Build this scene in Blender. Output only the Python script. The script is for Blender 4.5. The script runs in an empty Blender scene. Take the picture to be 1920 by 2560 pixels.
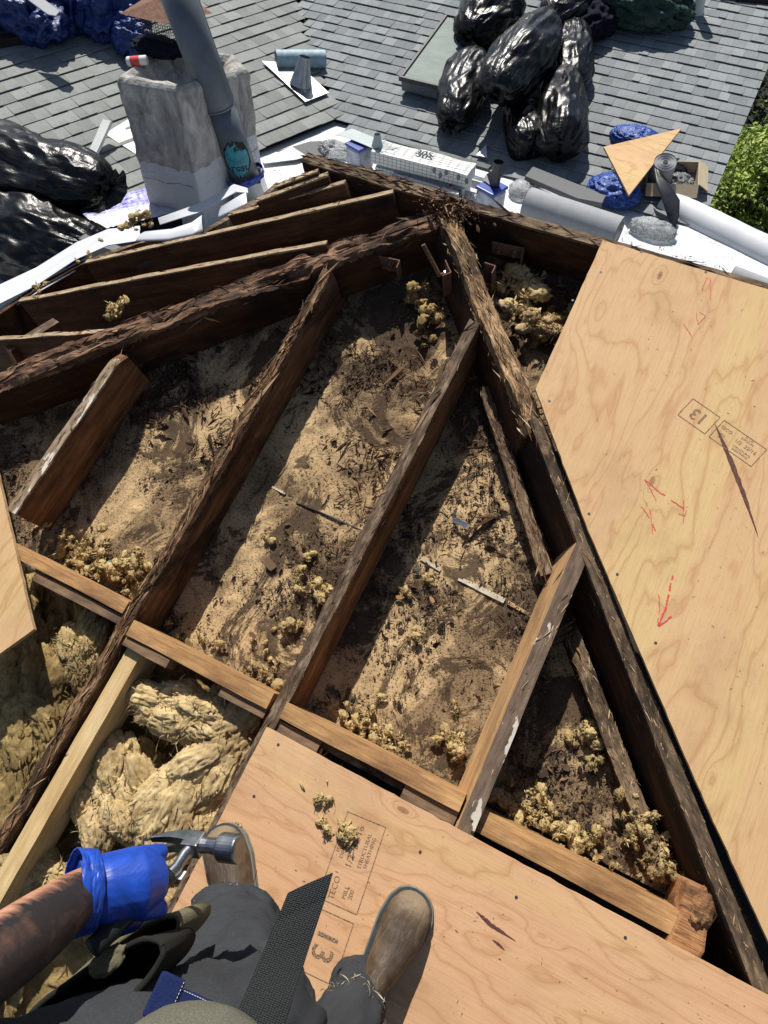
import bpy, math, random
import numpy as np
from mathutils import Matrix, Vector
random.seed(7); RNG = np.random.default_rng(7)
scene = bpy.context.scene
COL = scene.collection

# ------------------------------------------------------------------ frames
# World: z up.  Roof deck frame: X along the ridge, Y up the slope, Z out of the deck.
FPX, CX, CY, DCAM = 1775.0, 960.0, 1280.0, 1.75
def N(a):
    a = np.asarray(a, float); return a / np.linalg.norm(a)
def _ray(u, v): return np.array([(u - CX) / FPX, -(v - CY) / FPX, 1.])
_r1 = N(_ray(4133, -5090)); _n = N(np.cross(_r1, -N(_ray(-5135, -1304))))
if _n[2] < 0: _n = -_n
_Y, _Z = _r1, -_n; _X = -N(np.cross(_Y, _Z))
SL = math.radians(18.8)
T = np.array([[1, 0, 0], [0, math.cos(SL), -math.sin(SL)], [0, math.sin(SL), math.cos(SL)]])
M = T @ np.array([_X, _Y, _Z])
CAM = T @ np.array([0, 0, DCAM])
def hit(u, v, p0, nn):
    d = M @ _ray(u, v); nn = np.asarray(nn, float)
    return CAM + d * (((np.asarray(p0, float) - CAM) @ nn) / (d @ nn))
def HZ(u, v, z): return hit(u, v, (0, 0, z), (0, 0, 1))          # world point on a level plane
def DK(u, v, z=0.): return T.T @ hit(u, v, T @ np.array([0, 0, z]), T[:, 2])   # deck coordinates
def D2W(p): return T @ np.asarray(p, float)
def AT(u, v, t): return CAM + (M @ _ray(u, v)) * t               # world point at a depth

# ------------------------------------------------------------------ camera, sky, sun
cd = bpy.data.cameras.new('camera'); cam = bpy.data.objects.new('camera', cd); COL.objects.link(cam)
cd.sensor_fit = 'VERTICAL'; cd.sensor_height = 36; cd.lens = 36 * FPX / 2560
cd.clip_start = 0.05; cd.clip_end = 400
cam.matrix_world = Matrix([[M[i, 0], M[i, 1], -M[i, 2], CAM[i]] for i in range(3)] + [[0, 0, 0, 1]])
scene.camera = cam
SUNW = np.array([.10, -.1408, -.238])
_s = N(-SUNW); ELEV = math.asin(_s[2]); ROT = math.atan2(_s[0], _s[1])
w = bpy.data.worlds.new('World'); scene.world = w; w.use_nodes = True
sk = w.node_tree.nodes.new('ShaderNodeTexSky'); sk.sky_type = 'NISHITA'; sk.sun_disc = False
sk.sun_elevation = ELEV; sk.sun_rotation = ROT
w.node_tree.links.new(sk.outputs[0], w.node_tree.nodes['Background'].inputs[0])
w.node_tree.nodes['Background'].inputs[1].default_value = 0.07
ld = bpy.data.lights.new('sun', 'SUN'); lo = bpy.data.objects.new('sun', ld); COL.objects.link(lo)
ld.energy = 5.0; ld.angle = math.radians(0.5); ld.color = (1, .955, .88)
lo.rotation_euler = Vector(SUNW).to_track_quat('-Z', 'Y').to_euler(); lo.location = (-3, 4, 8)
scene.view_settings.view_transform = 'Standard'; scene.view_settings.look = 'None'
scene.view_settings.exposure = 0.22; scene.view_settings.gamma = 1
scene.render.engine = 'CYCLES'

# ------------------------------------------------------------------ numpy noise
def _h(i, j, k, s):
    x = (i * 374761393 + j * 668265263 + k * 2147483647 + s * 1274126177) & 0xffffffff
    x = ((x ^ (x >> 13)) * 1274126177) & 0xffffffff
    return ((x ^ (x >> 16)) & 0xffffff) / float(0xffffff)
def vn(p, s=0):
    p = np.asarray(p, float); f = np.floor(p); q = p - f; q = q * q * (3 - 2 * q); f = f.astype(np.int64)
    r = 0
    for a in (0, 1):
        wa = q[..., 0] if a else 1 - q[..., 0]
        for b in (0, 1):
            wb = q[..., 1] if b else 1 - q[..., 1]
            for c in (0, 1):
                wc = q[..., 2] if c else 1 - q[..., 2]
                r = r + wa * wb * wc * _h(f[..., 0] + a, f[..., 1] + b, f[..., 2] + c, s)
    return r
def fbm(p, o=4, s=0):
    p = np.asarray(p, float); r = 0; a = .5; t = 0
    for i in range(o): r = r + a * vn(p * 2 ** i + i * 7.3, s + i); t += a; a *= .5
    return r / t
def ridge(p, o=4, s=0): return 1 - np.abs(2 * fbm(p, o, s) - 1)

# ------------------------------------------------------------------ materials
class NB:
    def __init__(s, name, rough=.8, metal=0., spec=.5):
        s.m = bpy.data.materials.new(name); s.m.use_nodes = True; s.t = s.m.node_tree
        s.b = s.t.nodes['Principled BSDF']; s.b.inputs['Roughness'].default_value = rough
        s.b.inputs['Metallic'].default_value = metal; s.b.inputs['Specular IOR Level'].default_value = spec
        s.co = s.t.nodes.new('ShaderNodeTexCoord').outputs['Object']
    def n(s, t, **k):
        x = s.t.nodes.new(t)
        for a, b in k.items(): setattr(x, a, b)
        return x
    def set(s, sock, v):
        if isinstance(v, (int, float)): sock.default_value = v
        elif isinstance(v, (tuple, list)): sock.default_value = tuple(v) + ((1,) if len(v) == 3 and sock.type == 'RGBA' else ())
        else: s.t.links.new(v, sock)
    def map(s, sc, rot=(0, 0, 0), loc=(0, 0, 0), co=None):
        x = s.n('ShaderNodeMapping'); s.set(x.inputs[0], co or s.co)
        x.inputs['Scale'].default_value = sc; x.inputs['Rotation'].default_value = rot; x.inputs['Location'].default_value = loc
        return x.outputs[0]
    def noise(s, sc, d=4, r=.55, co=None, dist=0.):
        x = s.n('ShaderNodeTexNoise'); s.set(x.inputs['Vector'], co if co is not None else s.co)
        x.inputs['Scale'].default_value = sc; x.inputs['Detail'].default_value = d; x.inputs['Roughness'].default_value = r
        x.inputs['Distortion'].default_value = dist
        return x.outputs[0]
    def vor(s, sc, co=None, feat='F1', out='Distance', rnd=1.):
        x = s.n('ShaderNodeTexVoronoi', feature=feat); s.set(x.inputs['Vector'], co if co is not None else s.co)
        x.inputs['Scale'].default_value = sc; x.inputs['Randomness'].default_value = rnd
        return x.outputs[out]
    def ramp(s, f, st, interp='LINEAR'):
        x = s.n('ShaderNodeValToRGB'); s.set(x.inputs[0], f); r = x.color_ramp; r.interpolation = interp
        while len(r.elements) < len(st): r.elements.new(.5)
        for e, (p, c) in zip(r.elements, st):
            e.position = p; e.color = (c, c, c, 1) if isinstance(c, (int, float)) else tuple(c) + (1,)
        return x.outputs[0]
    def math(s, op, a, b=0., c=0., clamp=False):
        x = s.n('ShaderNodeMath', operation=op); x.use_clamp = clamp
        s.set(x.inputs[0], a); s.set(x.inputs[1], b); s.set(x.inputs[2], c); return x.outputs[0]
    def mix(s, f, a, b, bt='MIX'):
        x = s.n('ShaderNodeMix', data_type='RGBA', blend_type=bt); s.set(x.inputs[0], f)
        s.set(x.inputs[6], a); s.set(x.inputs[7], b); return x.outputs[2]
    def xyz(s, co=None):
        x = s.n('ShaderNodeSeparateXYZ'); s.set(x.inputs[0], co if co is not None else s.co); return x.outputs
    def col(s, c): s.set(s.b.inputs['Base Color'], c); return s
    def rough(s, c): s.set(s.b.inputs['Roughness'], c); return s
    def bump(s, h, st=.4, d=.003):
        x = s.n('ShaderNodeBump'); x.inputs['Strength'].default_value = st; x.inputs['Distance'].default_value = d
        s.set(x.inputs['Height'], h); s.t.links.new(x.outputs[0], s.b.inputs['Normal']); return s
    def rnd(s): return s.n('ShaderNodeNewGeometry').outputs['Random Per Island']
    def orand(s): return s.n('ShaderNodeObjectInfo').outputs['Random']

def flat(name, c, rough=.7, metal=0., var=.25, sc=30., bump=0.):
    b = NB(name, rough, metal); n = b.noise(sc, 4)
    lo_ = tuple(x * (1 - var) for x in c); hi = tuple(min(1, x * (1 + var)) for x in c)
    b.col(b.ramp(n, [(.3, lo_), (.7, hi)]))
    if bump: b.bump(n, bump, .002)
    return b.m

def wood(name, a, b_, dark, top=None, topd=.012, stain=.5, whitep=0., rot=0.):
    b = NB(name, .82, spec=.25)
    g = b.noise(1, 5, .6, b.map((3, 55, 55)), .6)
    fine = b.noise(1, 3, .6, b.map((12, 260, 260)))
    c = b.ramp(g, [(.3, a), (.62, b_)])
    c = b.mix(b.math('MULTIPLY', b.ramp(fine, [(.35, 1.), (.55, 0.)]), .45), c, dark)
    st = b.noise(5, 6, .65, b.map((1, 2.5, 2.5)))
    c = b.mix(b.ramp(st, [(.5 - .28 * stain, 0.), (.5 + .3 * (1 - stain) + .02, 1.)]) if stain < 1 else 1., c, dark) if stain > 0 else c
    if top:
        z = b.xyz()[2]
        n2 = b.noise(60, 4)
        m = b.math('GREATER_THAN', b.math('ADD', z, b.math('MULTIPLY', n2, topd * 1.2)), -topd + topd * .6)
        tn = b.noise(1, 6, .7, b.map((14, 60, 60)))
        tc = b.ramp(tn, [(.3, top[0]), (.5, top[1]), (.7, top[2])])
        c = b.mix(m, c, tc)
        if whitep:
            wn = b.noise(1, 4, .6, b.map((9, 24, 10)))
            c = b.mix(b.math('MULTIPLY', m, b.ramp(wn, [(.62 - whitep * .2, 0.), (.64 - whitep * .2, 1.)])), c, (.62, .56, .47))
    if rot or stain > .45:
        wt = b.noise(1, 5, .65, b.map((3.5, 9, 6), loc=(stain * 9, 1, 2)), .8)
        c = b.mix(b.math('MULTIPLY', b.ramp(wt, [(.50, 0.), (.60, 1.)]), .8), c, (.016, .010, .007))
    b.col(c)
    h = b.math('ADD', b.math('MULTIPLY', g, .6), fine)
    b.bump(h, .75 if rot else .5, .004 if rot else .002)
    return b.m

W_OLD = wood('old_rafter_wood', (.20, .085, .030), (.40, .20, .085), (.055, .022, .010), ((.02, .014, .010), (.10, .065, .040), (.30, .22, .15)), .01, .42)
W_ROT = wood('rotten_rafter_wood', (.15, .065, .026), (.30, .16, .075), (.035, .016, .008), ((.02, .012, .008), (.16, .085, .04), (.42, .27, .15)), .03, .5, rot=1)
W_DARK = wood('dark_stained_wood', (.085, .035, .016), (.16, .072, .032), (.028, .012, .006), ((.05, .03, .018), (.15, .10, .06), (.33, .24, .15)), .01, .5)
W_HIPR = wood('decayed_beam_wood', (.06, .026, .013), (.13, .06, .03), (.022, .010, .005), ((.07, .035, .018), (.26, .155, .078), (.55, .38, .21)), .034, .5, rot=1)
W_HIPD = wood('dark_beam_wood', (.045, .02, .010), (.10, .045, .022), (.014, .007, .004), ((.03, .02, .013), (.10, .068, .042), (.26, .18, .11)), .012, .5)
W_JACK = wood('shaded_rafter_wood', (.085, .036, .015), (.17, .08, .034), (.025, .011, .006), ((.16, .10, .06), (.32, .23, .14), (.52, .42, .28)), .006, .4)  # side tones darkened to stand for shade on faces lit only by sky
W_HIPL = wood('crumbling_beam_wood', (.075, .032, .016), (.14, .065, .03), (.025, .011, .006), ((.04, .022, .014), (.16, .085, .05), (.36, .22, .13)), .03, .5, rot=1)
W_PAINT = wood('painted_top_wood', (.42, .23, .10), (.60, .38, .18), (.20, .10, .045), ((.08, .05, .035), (.16, .11, .075), (.25, .18, .13)), .006, .12, whitep=.12)
W_PALE = wood('pale_top_wood', (.17, .07, .025), (.34, .16, .065), (.05, .02, .01), ((.06, .04, .028), (.24, .17, .11), (.46, .36, .25)), .008, .42, whitep=.25)
W_ORANGE = wood('clean_block_wood', (.38, .19, .07), (.56, .33, .145), (.15, .075, .035), None, .01, .26)
W_GREY = wood('stained_block_wood', (.20, .12, .065), (.36, .22, .12), (.045, .035, .032), None, .01, .4)
W_NEW = wood('new_lumber_wood', (.52, .35, .15), (.66, .50, .27), (.40, .25, .10), None, .01, .03)
W_SPL = None
def spl_mat(name, cs):
    b = NB(name, .85, spec=.2); b.col(b.ramp(b.rnd(), [(i / (len(cs) - 1), c) for i, c in enumerate(cs)])); return b.m
M_SPL = spl_mat('splinter_wood', [(.02, .010, .006), (.06, .028, .014), (.14, .07, .035), (.26, .15, .08), (.45, .30, .17)])
M_SPLD = spl_mat('dark_splinter_wood', [(.012, .007, .005), (.03, .016, .010), (.07, .035, .02), (.12, .065, .035), (.22, .13, .08)])
M_SPLL = spl_mat('pale_splinter_wood', [(.06, .03, .015), (.20, .11, .05), (.38, .24, .12), (.50, .34, .18), (.60, .45, .27)])
M_CHIP = spl_mat('mixed_chip', [(.015, .012, .010), (.03, .022, .018), (.07, .045, .03), (.13, .085, .05), (.22, .13, .07), (.035, .035, .04)])
M_GRAN = spl_mat('mixed_grit', [(.02, .018, .016), (.05, .04, .03), (.10, .075, .05), (.20, .15, .10), (.03, .03, .035), (.32, .24, .15)])

def m_ceiling():
    b = NB('dirty_plasterboard', .9, spec=.15)
    X, Y, Z = b.xyz()
    base = b.mix(b.noise(6, 5), (.47, .32, .165), (.62, .44, .24))
    wb = b.math('ADD', b.noise(7, 6, .65), b.math('MULTIPLY', b.math('SUBTRACT', Y, .55), .42))
    # bigger smears of damp black dirt
    big = b.noise(1, 8, .62, b.map((3.2, 2.6, 3), rot=(0, 0, .5)), 1.1)
    sm = b.math('ADD', big, b.math('MULTIPLY', b.math('MAXIMUM', b.math('SUBTRACT', Y, .05), 0.), .14))
    c = b.mix(b.ramp(wb, [(.575, 0.), (.62, 1.)]), base, (.66, .66, .64))
    mid = b.ramp(sm, [(.44, 0.), (.57, .86)])
    c = b.mix(mid, c, (.19, .125, .07))
    thick = b.ramp(b.math('ADD', b.noise(1, 9, .78, b.map((5.5, 4.2, 3), loc=(3, 1, 0)), 1.0), b.math('MULTIPLY', b.math('MAXIMUM', b.math('SUBTRACT', Y, .0), 0.), .10)), [(.515, 0.), (.55, 1.)])
    c = b.mix(b.math('MULTIPLY', thick, .88), c, (.055, .036, .024))
    spk = b.ramp(b.math('ADD', b.noise(170, 3, .7), b.math('MULTIPLY', big, .30)), [(.71, 0.), (.76, 1.)])
    c = b.mix(b.math('MULTIPLY', spk, .85), c, (.05, .033, .022))
    c = b.mix(b.math('MULTIPLY', b.ramp(b.noise(60, 4, .7), [(.54, 0.), (.66, 1.)]), .5), c, (.14, .09, .055))
    b.col(c); b.bump(b.math('ADD', b.noise(140, 5, .7), b.math('MULTIPLY', thick, .8)), .7, .004)
    return b.m
M_CEIL = m_ceiling()

def m_ply(name, tone=0., ax=0):
    b = NB(name, .72, spec=.3)
    mp = (1, 1, 1) if ax == 0 else (1, 1, 1)
    co = b.map(mp, rot=(0, 0, 0 if ax == 0 else math.pi / 2))
    X, Y, Z = b.xyz(co)
    kc = b.map((4.6, 10.5, 1), co=co, loc=(.3 + tone * 9, .15, 0))
    kd = b.vor(1, kc, rnd=.95)                      # distance to the nearest knot
    kn = b.math('POWER', 2.718, b.math('MULTIPLY', b.math('MULTIPLY', kd, kd), -26))
    warp = b.noise(1, 4, .5, b.map((1.5, 5, 1), co=co), .5)
    fld = b.math('ADD', b.math('ADD', b.math('MULTIPLY', Y, 13), b.math('MULTIPLY', warp, 9.5)), b.math('MULTIPLY', kn, 1.7))
    fr = b.math('FRACT', fld)
    line = b.ramp(fr, [(0., 1.), (.05, .75), (.20, .12), (.75, 0.), (.97, .45), (1., 1.)])
    ft = b.noise(1, 4, .7, b.map((9, 300, 1), co=co))
    base = b.mix(b.noise(1, 4, .6, b.map((2, 6, 1), co=co)), (.53 + tone * .03, .325 - tone * .05, .155), (.67, .455 - tone * .06, .245))
    stripe = b.ramp(b.noise(1, 2, .4, b.map((.7, 5.2, 1), co=co, loc=(.2, .4 + tone, 0))), [(.50, 0.), (.58, 1.)])
    base = b.mix(b.math('MULTIPLY', stripe, .55 - tone * .45), base, (.62, .46, .20))
    c = b.mix(b.math('MULTIPLY', line, .55), base, (.40, .185, .07))
    c = b.mix(b.math('MULTIPLY', b.ramp(ft, [(.46, 0.), (.70, 1.)]), .42), c, (.40, .22, .10))
    kcore = b.ramp(kd, [(0., 1.), (.055, .85), (.085, 0.)])
    kring = b.math('MULTIPLY', b.math('MULTIPLY', b.math('SINE', b.math('MULTIPLY', kd, 140)), .5), b.ramp(kd, [(.05, 1.), (.24, 0.)]), clamp=True)
    c = b.mix(b.math('MULTIPLY', kring, .6), c, (.34, .14, .055))
    c = b.mix(b.math('MULTIPLY', kcore, .85), c, (.26, .115, .05))
    c = b.mix(b.math('MULTIPLY', b.ramp(kd, [(0., 1.), (.018, 1.), (.03, 0.)]), b.ramp(b.noise(30), [(.45, 0.), (.55, .9)])), c, (.10, .045, .03))
    c = b.mix(b.math('MULTIPLY', b.ramp(b.noise(28, 5, .7), [(.62, 0.), (.70, 1.)]), .28), c, (.33, .21, .12))
    c = b.mix(b.ramp(b.noise(1, 3, .6, b.map((120, 190, 1), co=co)), [(.74, 0.), (.77, .7)]), c, (.20, .11, .06))
    sc_ = b.ramp(b.noise(1, 3, .6, b.map((4, 130, 1), co=co, rot=(0, 0, .6)), .3), [(.70, 0.), (.74, 1.)])
    c = b.mix(b.math('MULTIPLY', sc_, .35), c, (.78, .60, .40))
    c = b.mix(b.math('MULTIPLY', b.ramp(b.noise(3.2, 6, .7), [(.52, 0.), (.70, 1.)]), .32), c, (.30, .19, .11))
    c = b.mix(b.math('MULTIPLY', b.ramp(b.noise(110, 3, .8), [(.60, 0.), (.72, 1.)]), .25), c, (.24, .15, .08))
    b.col(c); b.bump(b.math('ADD', ft, b.math('MULTIPLY', line, .4)), .35, .0012)
    return b.m
M_PLY = m_ply('plywood_face', 0., 1); M_PLYB = m_ply('plywood_face_pink', .55, 0)
M_EDGE = wood('plywood_edge', (.45, .28, .13), (.66, .48, .28), (.25, .14, .06), None, .01, .1)

def m_shingle(name, a, b_, c_):
    b = NB(name, .95, spec=.2)
    gr = b.noise(900, 2, .8); g2 = b.noise(300, 3, .8)
    r = b.n('ShaderNodeNewGeometry').outputs['Random Per Island']; o = b.orand()
    k = b.math('FRACT', b.math('ADD', r, b.math('MULTIPLY', o, 7.13)))
    base = b.ramp(k, [(0., a), (.5, b_), (1., c_)])
    c = b.mix(b.math('MULTIPLY', b.ramp(g2, [(.35, 1.), (.6, 0.)]), .5), base, (.06, .065, .07))
    c = b.mix(b.math('MULTIPLY', b.ramp(gr, [(.5, 0.), (.7, 1.)]), .5), c, tuple(x * 1.6 for x in c_))
    c = b.mix(b.math('MULTIPLY', b.ramp(b.noise(9, 5, .65), [(.50, 0.), (.8, 1.)]), .35), c, (.10, .09, .085))
    b.col(c); b.bump(gr, .5, .002); return b.m
M_SHR = m_shingle('grey_shingle', (.205, .225, .23), (.255, .275, .28), (.325, .35, .35))
M_SHL = m_shingle('green_grey_shingle', (.225, .235, .222), (.27, .282, .265), (.33, .345, .325))
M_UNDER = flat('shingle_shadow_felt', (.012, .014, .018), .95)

def m_bag():
    b = NB('black_plastic', .27, spec=.38)
    cr = b.noise(4.5, 2, .5, None, 1.2); st = b.noise(1, 2, .5, b.map((3.5, 17, 17)), .7); s2 = b.noise(1, 3, .5, b.map((9, 13, 11), rot=(.4, .3, .7)), 2.2)
    b.col((.0045, .0045, .005))
    b.rough(b.ramp(b.noise(4, 3), [(.3, .26), (.7, .42)]))
    cz = b.noise(1, 4, .6, b.map((16, 22, 20), rot=(0, .2, .3)), 2.)
    b.bump(b.math('ADD', b.math('ADD', b.math('MULTIPLY', cr, 1.3), b.math('MULTIPLY', cz, .22)), b.math('MULTIPLY', st, .3)), .5, .026); return b.m
M_BAG = m_bag()
def m_plastic(name, c, rough=.3, sc=25, st=.8, d=.01, trans=0.):
    b = NB(name, rough); n = b.noise(sc, 5, .6, None, 1.2)
    b.col(b.ramp(n, [(.3, tuple(x * .6 for x in c)), (.7, tuple(min(1, x * 1.3) for x in c))])); b.bump(n, st, d)
    if trans: b.b.inputs['Transmission Weight'].default_value = trans; b.b.inputs['IOR'].default_value = 1.2
    return b.m
M_TARP = m_plastic('blue_tarp', (.02, .075, .34), .33, 30, 1., .012)
M_TARPD = m_plastic('dark_blue_sheet', (.008, .03, .16), .35, 22, 1., .014)
M_CLEAR = m_plastic('clear_film', (.75, .78, .8), .12, 40, 1., .01, .75)
M_PURPLE = None
def m_wrap():
    b = NB('printed_wrap', .32); X, Y, Z = b.xyz()
    n = b.noise(1, 5, .65, b.map((10, 70, 10)), .8)
    c = b.ramp(n, [(.30, (.05, .05, .30)), (.46, (.16, .15, .55)), (.60, (.55, .55, .78)), (.72, (.10, .09, .38))])
    c = b.mix(b.ramp(b.math('ADD', Y, b.math('MULTIPLY', b.noise(8), .08)), [(.02, 1.), (.04, 0.)]), c, (.72, .70, .80))
    b.col(c); b.bump(n, .9, .008); return b.m
M_PURPLE = m_wrap()
M_WHITE = flat('white_roof_coating', (.62, .64, .66), .6, 0, .06, 8)
def m_roofwhite():
    b = NB('weathered_white_coating', .62); n = b.noise(4, 6, .6)
    c = b.mix(b.ramp(n, [(.35, 0.), (.7, 1.)]), (.68, .69, .70), (.55, .57, .59))
    d = b.ramp(b.math('ADD', b.noise(75, 4, .7), b.math('MULTIPLY', b.noise(5, 3), .30)), [(.74, 0.), (.79, 1.)])
    c = b.mix(b.math('MULTIPLY', d, .8), c, (.08, .07, .055))
    c = b.mix(b.math('MULTIPLY', b.ramp(b.noise(3, 7, .7), [(.56, 0.), (.66, 1.)]), .55), c, (.24, .235, .22))
    b.col(c); b.bump(n, .3, .01); return b.m
M_ROOFW = m_roofwhite()
M_FLASH = flat('white_metal_flashing', (.60, .62, .66), .42, 0., .06, 12)
M_STEEL = flat('galvanised_steel', (.42, .44, .46), .36, .9, .2, 20)
M_PIPE = flat('grey_painted_pipe', (.125, .145, .165), .5, .2, .2, 9)
M_DKMET = flat('dark_grey_metal', (.06, .068, .072), .45, .4, .2, 15)
M_RUST = flat('rusty_plate', (.17, .085, .055), .9, .1, .35, 60, .5)
M_CEDGE = flat('window_frame', (.05, .052, .05), .6, 0., .35, 30)
def m_glass():
    b = NB('dusty_skylight_glass', .6, spec=.15); n = b.noise(3, 6, .7, b.map((1, 3, 1)))
    b.col(b.ramp(n, [(.3, (.16, .20, .185)), (.7, (.27, .32, .29))])); return b.m
M_SKYG = m_glass()
def m_stucco():
    b = NB('weathered_cement', .95, spec=.15); X, Y, Z = b.xyz()
    n = b.noise(7, 7, .65); v = b.noise(1, 5, .6, b.map((11, 11, 4.5)), 1.4)
    c = b.ramp(v, [(.28, (.20, .195, .19)), (.5, (.40, .385, .36)), (.68, (.60, .58, .54))])
    c = b.mix(b.ramp(n, [(.54, 0.), (.70, .6)]), c, (.15, .145, .14))
    e = b.math('ADD', Z, b.math('MULTIPLY', b.math('SUBTRACT', b.noise(14, 5, .6), .5), .07))
    pt = b.mix(b.noise(10), (.55, .57, .60), (.66, .68, .71))
    c = b.mix(b.math('LESS_THAN', e, .345), c, pt)
    ln = b.math('MULTIPLY', b.math('LESS_THAN', b.math('ABSOLUTE', b.math('SUBTRACT', e, .265)), .0022), b.ramp(b.noise(6), [(.4, 0.), (.5, 1.)]))
    c = b.mix(ln, c, (.15, .16, .18))
    b.col(c); b.bump(b.math('ADD', n, b.noise(60, 5, .7)), .9, .012); return b.m
M_STUC = m_stucco()
def m_insul(name, a, b_, d):
    b = NB(name, .98, spec=.05); n = b.noise(38, 6, .7); n2 = b.noise(7, 5, .6); r = b.rnd()
    c = b.ramp(n, [(.28, d), (.45, a), (.70, b_)])
    c = b.mix(b.math('MULTIPLY', b.ramp(n2, [(.46, 0.), (.62, 1.)]), .75), c, d)
    c = b.mix(b.math('MULTIPLY', r, .25), c, b_)
    fb = b.noise(1, 5, .8, b.map((150, 40, 110)), 2.2)
    b.col(c); b.bump(b.math('ADD', b.math('MULTIPLY', n, .9), fb), .75, .007)
    return b.m
M_INS = m_insul('yellow_wool', (.52, .37, .16), (.74, .59, .31), (.20, .13, .06))
M_INSP = m_insul('pale_wool', (.62, .45, .21), (.86, .68, .39), (.24, .15, .07))
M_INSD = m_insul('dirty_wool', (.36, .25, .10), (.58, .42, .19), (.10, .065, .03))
M_BLACKF = flat('dark_cavity_floor', (.02, .015, .012), .95, 0, .5, 6)  # near-black colour stands for the unlit depth below the deck
M_GROUND = flat('shaded_earth', (.022, .024, .015), 1., 0, .6, 1.5)  # earth colour darkened to stand for deep shade beyond the roof
M_RED = flat('red_crayon', (.62, .07, .07), .8, 0, .2, 200)
M_INK = None
def m_ink():
    b = NB('worn_ink', .8); n = b.noise(330, 3, .7); b.col(b.ramp(n, [(.42, (.05, .04, .04)), (.60, (.42, .26, .13))])); return b.m
M_INK = m_ink()
M_INKB = flat('black_print', (.02, .02, .022), .8, 0, .2, 60)
M_LIDB = flat('blue_lid', (.03, .07, .33), .4, 0, .15, 20)
M_PAIL = m_plastic('translucent_pail', (.42, .46, .56), .3, 12, .3, .004)
M_TEAL = flat('teal_membrane', (.03, .28, .34), .55, 0, .35, 18)
M_BTAPE = flat('blue_tape', (.02, .06, .38), .5, 0, .3, 40)
M_FELT = flat('grey_underlay', (.30, .315, .33), .75, 0, .08, 30)
M_ROLLIN = flat('dark_membrane', (.03, .033, .04), .4, 0, .3, 20)
M_ASPH = flat('granular_sheet', (.15, .155, .155), .95, 0, .3, 500)
M_CARD = flat('cardboard', (.52, .42, .28), .85, 0, .12, 20)
M_FOAM = flat('white_board', (.66, .68, .66), .6, 0, .05, 10)
M_SKIN = None
def m_skin():
    b = NB('tanned_skin', .5, spec=.4); n = b.noise(30, 5, .6); f = b.noise(160, 3)
    c = b.ramp(n, [(.3, (.36, .155, .085)), (.7, (.56, .29, .18))])
    hair = b.ramp(b.noise(1, 3, .7, b.map((240, 60, 240), rot=(0, .4, .6)), 2.5), [(.62, 0.), (.68, 1.)])
    c = b.mix(b.math('MULTIPLY', hair, .35), c, (.07, .035, .02))
    # tattooed underside of the forearm: feathered dark bands
    X, Y, Z = b.xyz()
    tt = b.math('ADD', b.math('ADD', b.math('MULTIPLY', Y, -1.), b.math('MULTIPLY', b.noise(1, 4, .6, b.map((70, 8, 20)), .6), .045)), .0)
    tat = b.ramp(tt, [(.004, 0.), (.018, 1.)])
    c = b.mix(b.math('MULTIPLY', tat, b.ramp(b.noise(26, 5, .6), [(.30, .8), (.5, 1.)])), c, (.022, .018, .02))
    b.b.inputs['Subsurface Weight'].default_value = .05
    b.col(c); b.bump(f, .3, .002); return b.m
M_SKIN = m_skin()
M_GLOVE = m_plastic('blue_glove_rubber', (.012, .065, .42), .38, 16, .35, .006)
def m_cloth(name, c, sc=900):
    b = NB(name, .95, spec=.1); n = b.noise(sc, 2); l = b.noise(6, 5)
    cc = b.ramp(l, [(.3, tuple(x * .75 for x in c)), (.7, tuple(x * 1.2 for x in c))])
    cc = b.mix(b.math('MULTIPLY', b.ramp(n, [(.45, 0.), (.65, 1.)]), .4), cc, tuple(x * 2.2 for x in c))
    b.col(cc); b.bump(b.math('ADD', n, b.math('MULTIPLY', l, 4)), .5, .002); return b.m
M_PANT = m_cloth('charcoal_canvas', (.040, .042, .046)); M_OLIVE = m_cloth('olive_cloth', (.115, .11, .085))
M_POUCH = m_cloth('khaki_suede', (.135, .12, .075)); M_POUCHD = m_cloth('dark_suede', (.02, .02, .018))
M_DENIM = m_cloth('navy_leather', (.012, .02, .07))
M_STITCH = flat('white_thread', (.6, .6, .6), .8); M_FRAY = flat('frayed_thread', (.42, .36, .24), .9, 0, .3, 80)
def m_boot():
    b = NB('scuffed_brown_leather', .62, spec=.35); n = b.noise(13, 6, .65, None, .6); s_ = b.noise(1, 5, .7, b.map((30, 90, 30)), 1.)
    c = b.ramp(n, [(.28, (.022, .014, .008)), (.5, (.075, .048, .028)), (.72, (.17, .115, .065))])
    c = b.mix(b.math('MULTIPLY', b.ramp(s_, [(.55, 0.), (.75, 1.)]), .3), c, (.30, .24, .17))
    X, Y, Z = b.xyz(); c = b.mix(b.ramp(b.math('ADD', X, b.math('MULTIPLY', n, .05)), [(.272, 0.), (.30, .6)]), c, (.30, .23, .14))
    b.col(c); b.bump(b.math('ADD', s_, n), .5, .004); return b.m
M_BOOT = m_boot(); M_SOLE = flat('rubber_sole', (.17, .18, .15), .8, 0, .2, 30)
M_WELT = flat('dark_welt', (.04, .045, .05), .7, 0, .3, 60)
def m_web():
    b = NB('woven_webbing', .7, spec=.3)
    v = b.vor(1, b.map((520, 360, 1)), rnd=.25)
    b.col(b.ramp(v, [(.2, (.05, .053, .053)), (.55, (.006, .007, .008))])); b.bump(b.ramp(v, [(.1, 1.), (.6, 0.)]), 1., .0015); return b.m
M_WEB = m_web()
M_HAM = NB('forged_steel', .30, 1.); M_HAM.col(M_HAM.ramp(M_HAM.noise(24, 5, .7), [(.3, (.16, .165, .17)), (.7, (.42, .43, .44))])); M_HAM.rough(M_HAM.ramp(M_HAM.noise(30, 4), [(.3, .22), (.7, .45)])); M_HAM = M_HAM.m
M_GRIP = flat('black_grip', (.02, .02, .022), .5, 0, .3, 30)
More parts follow.
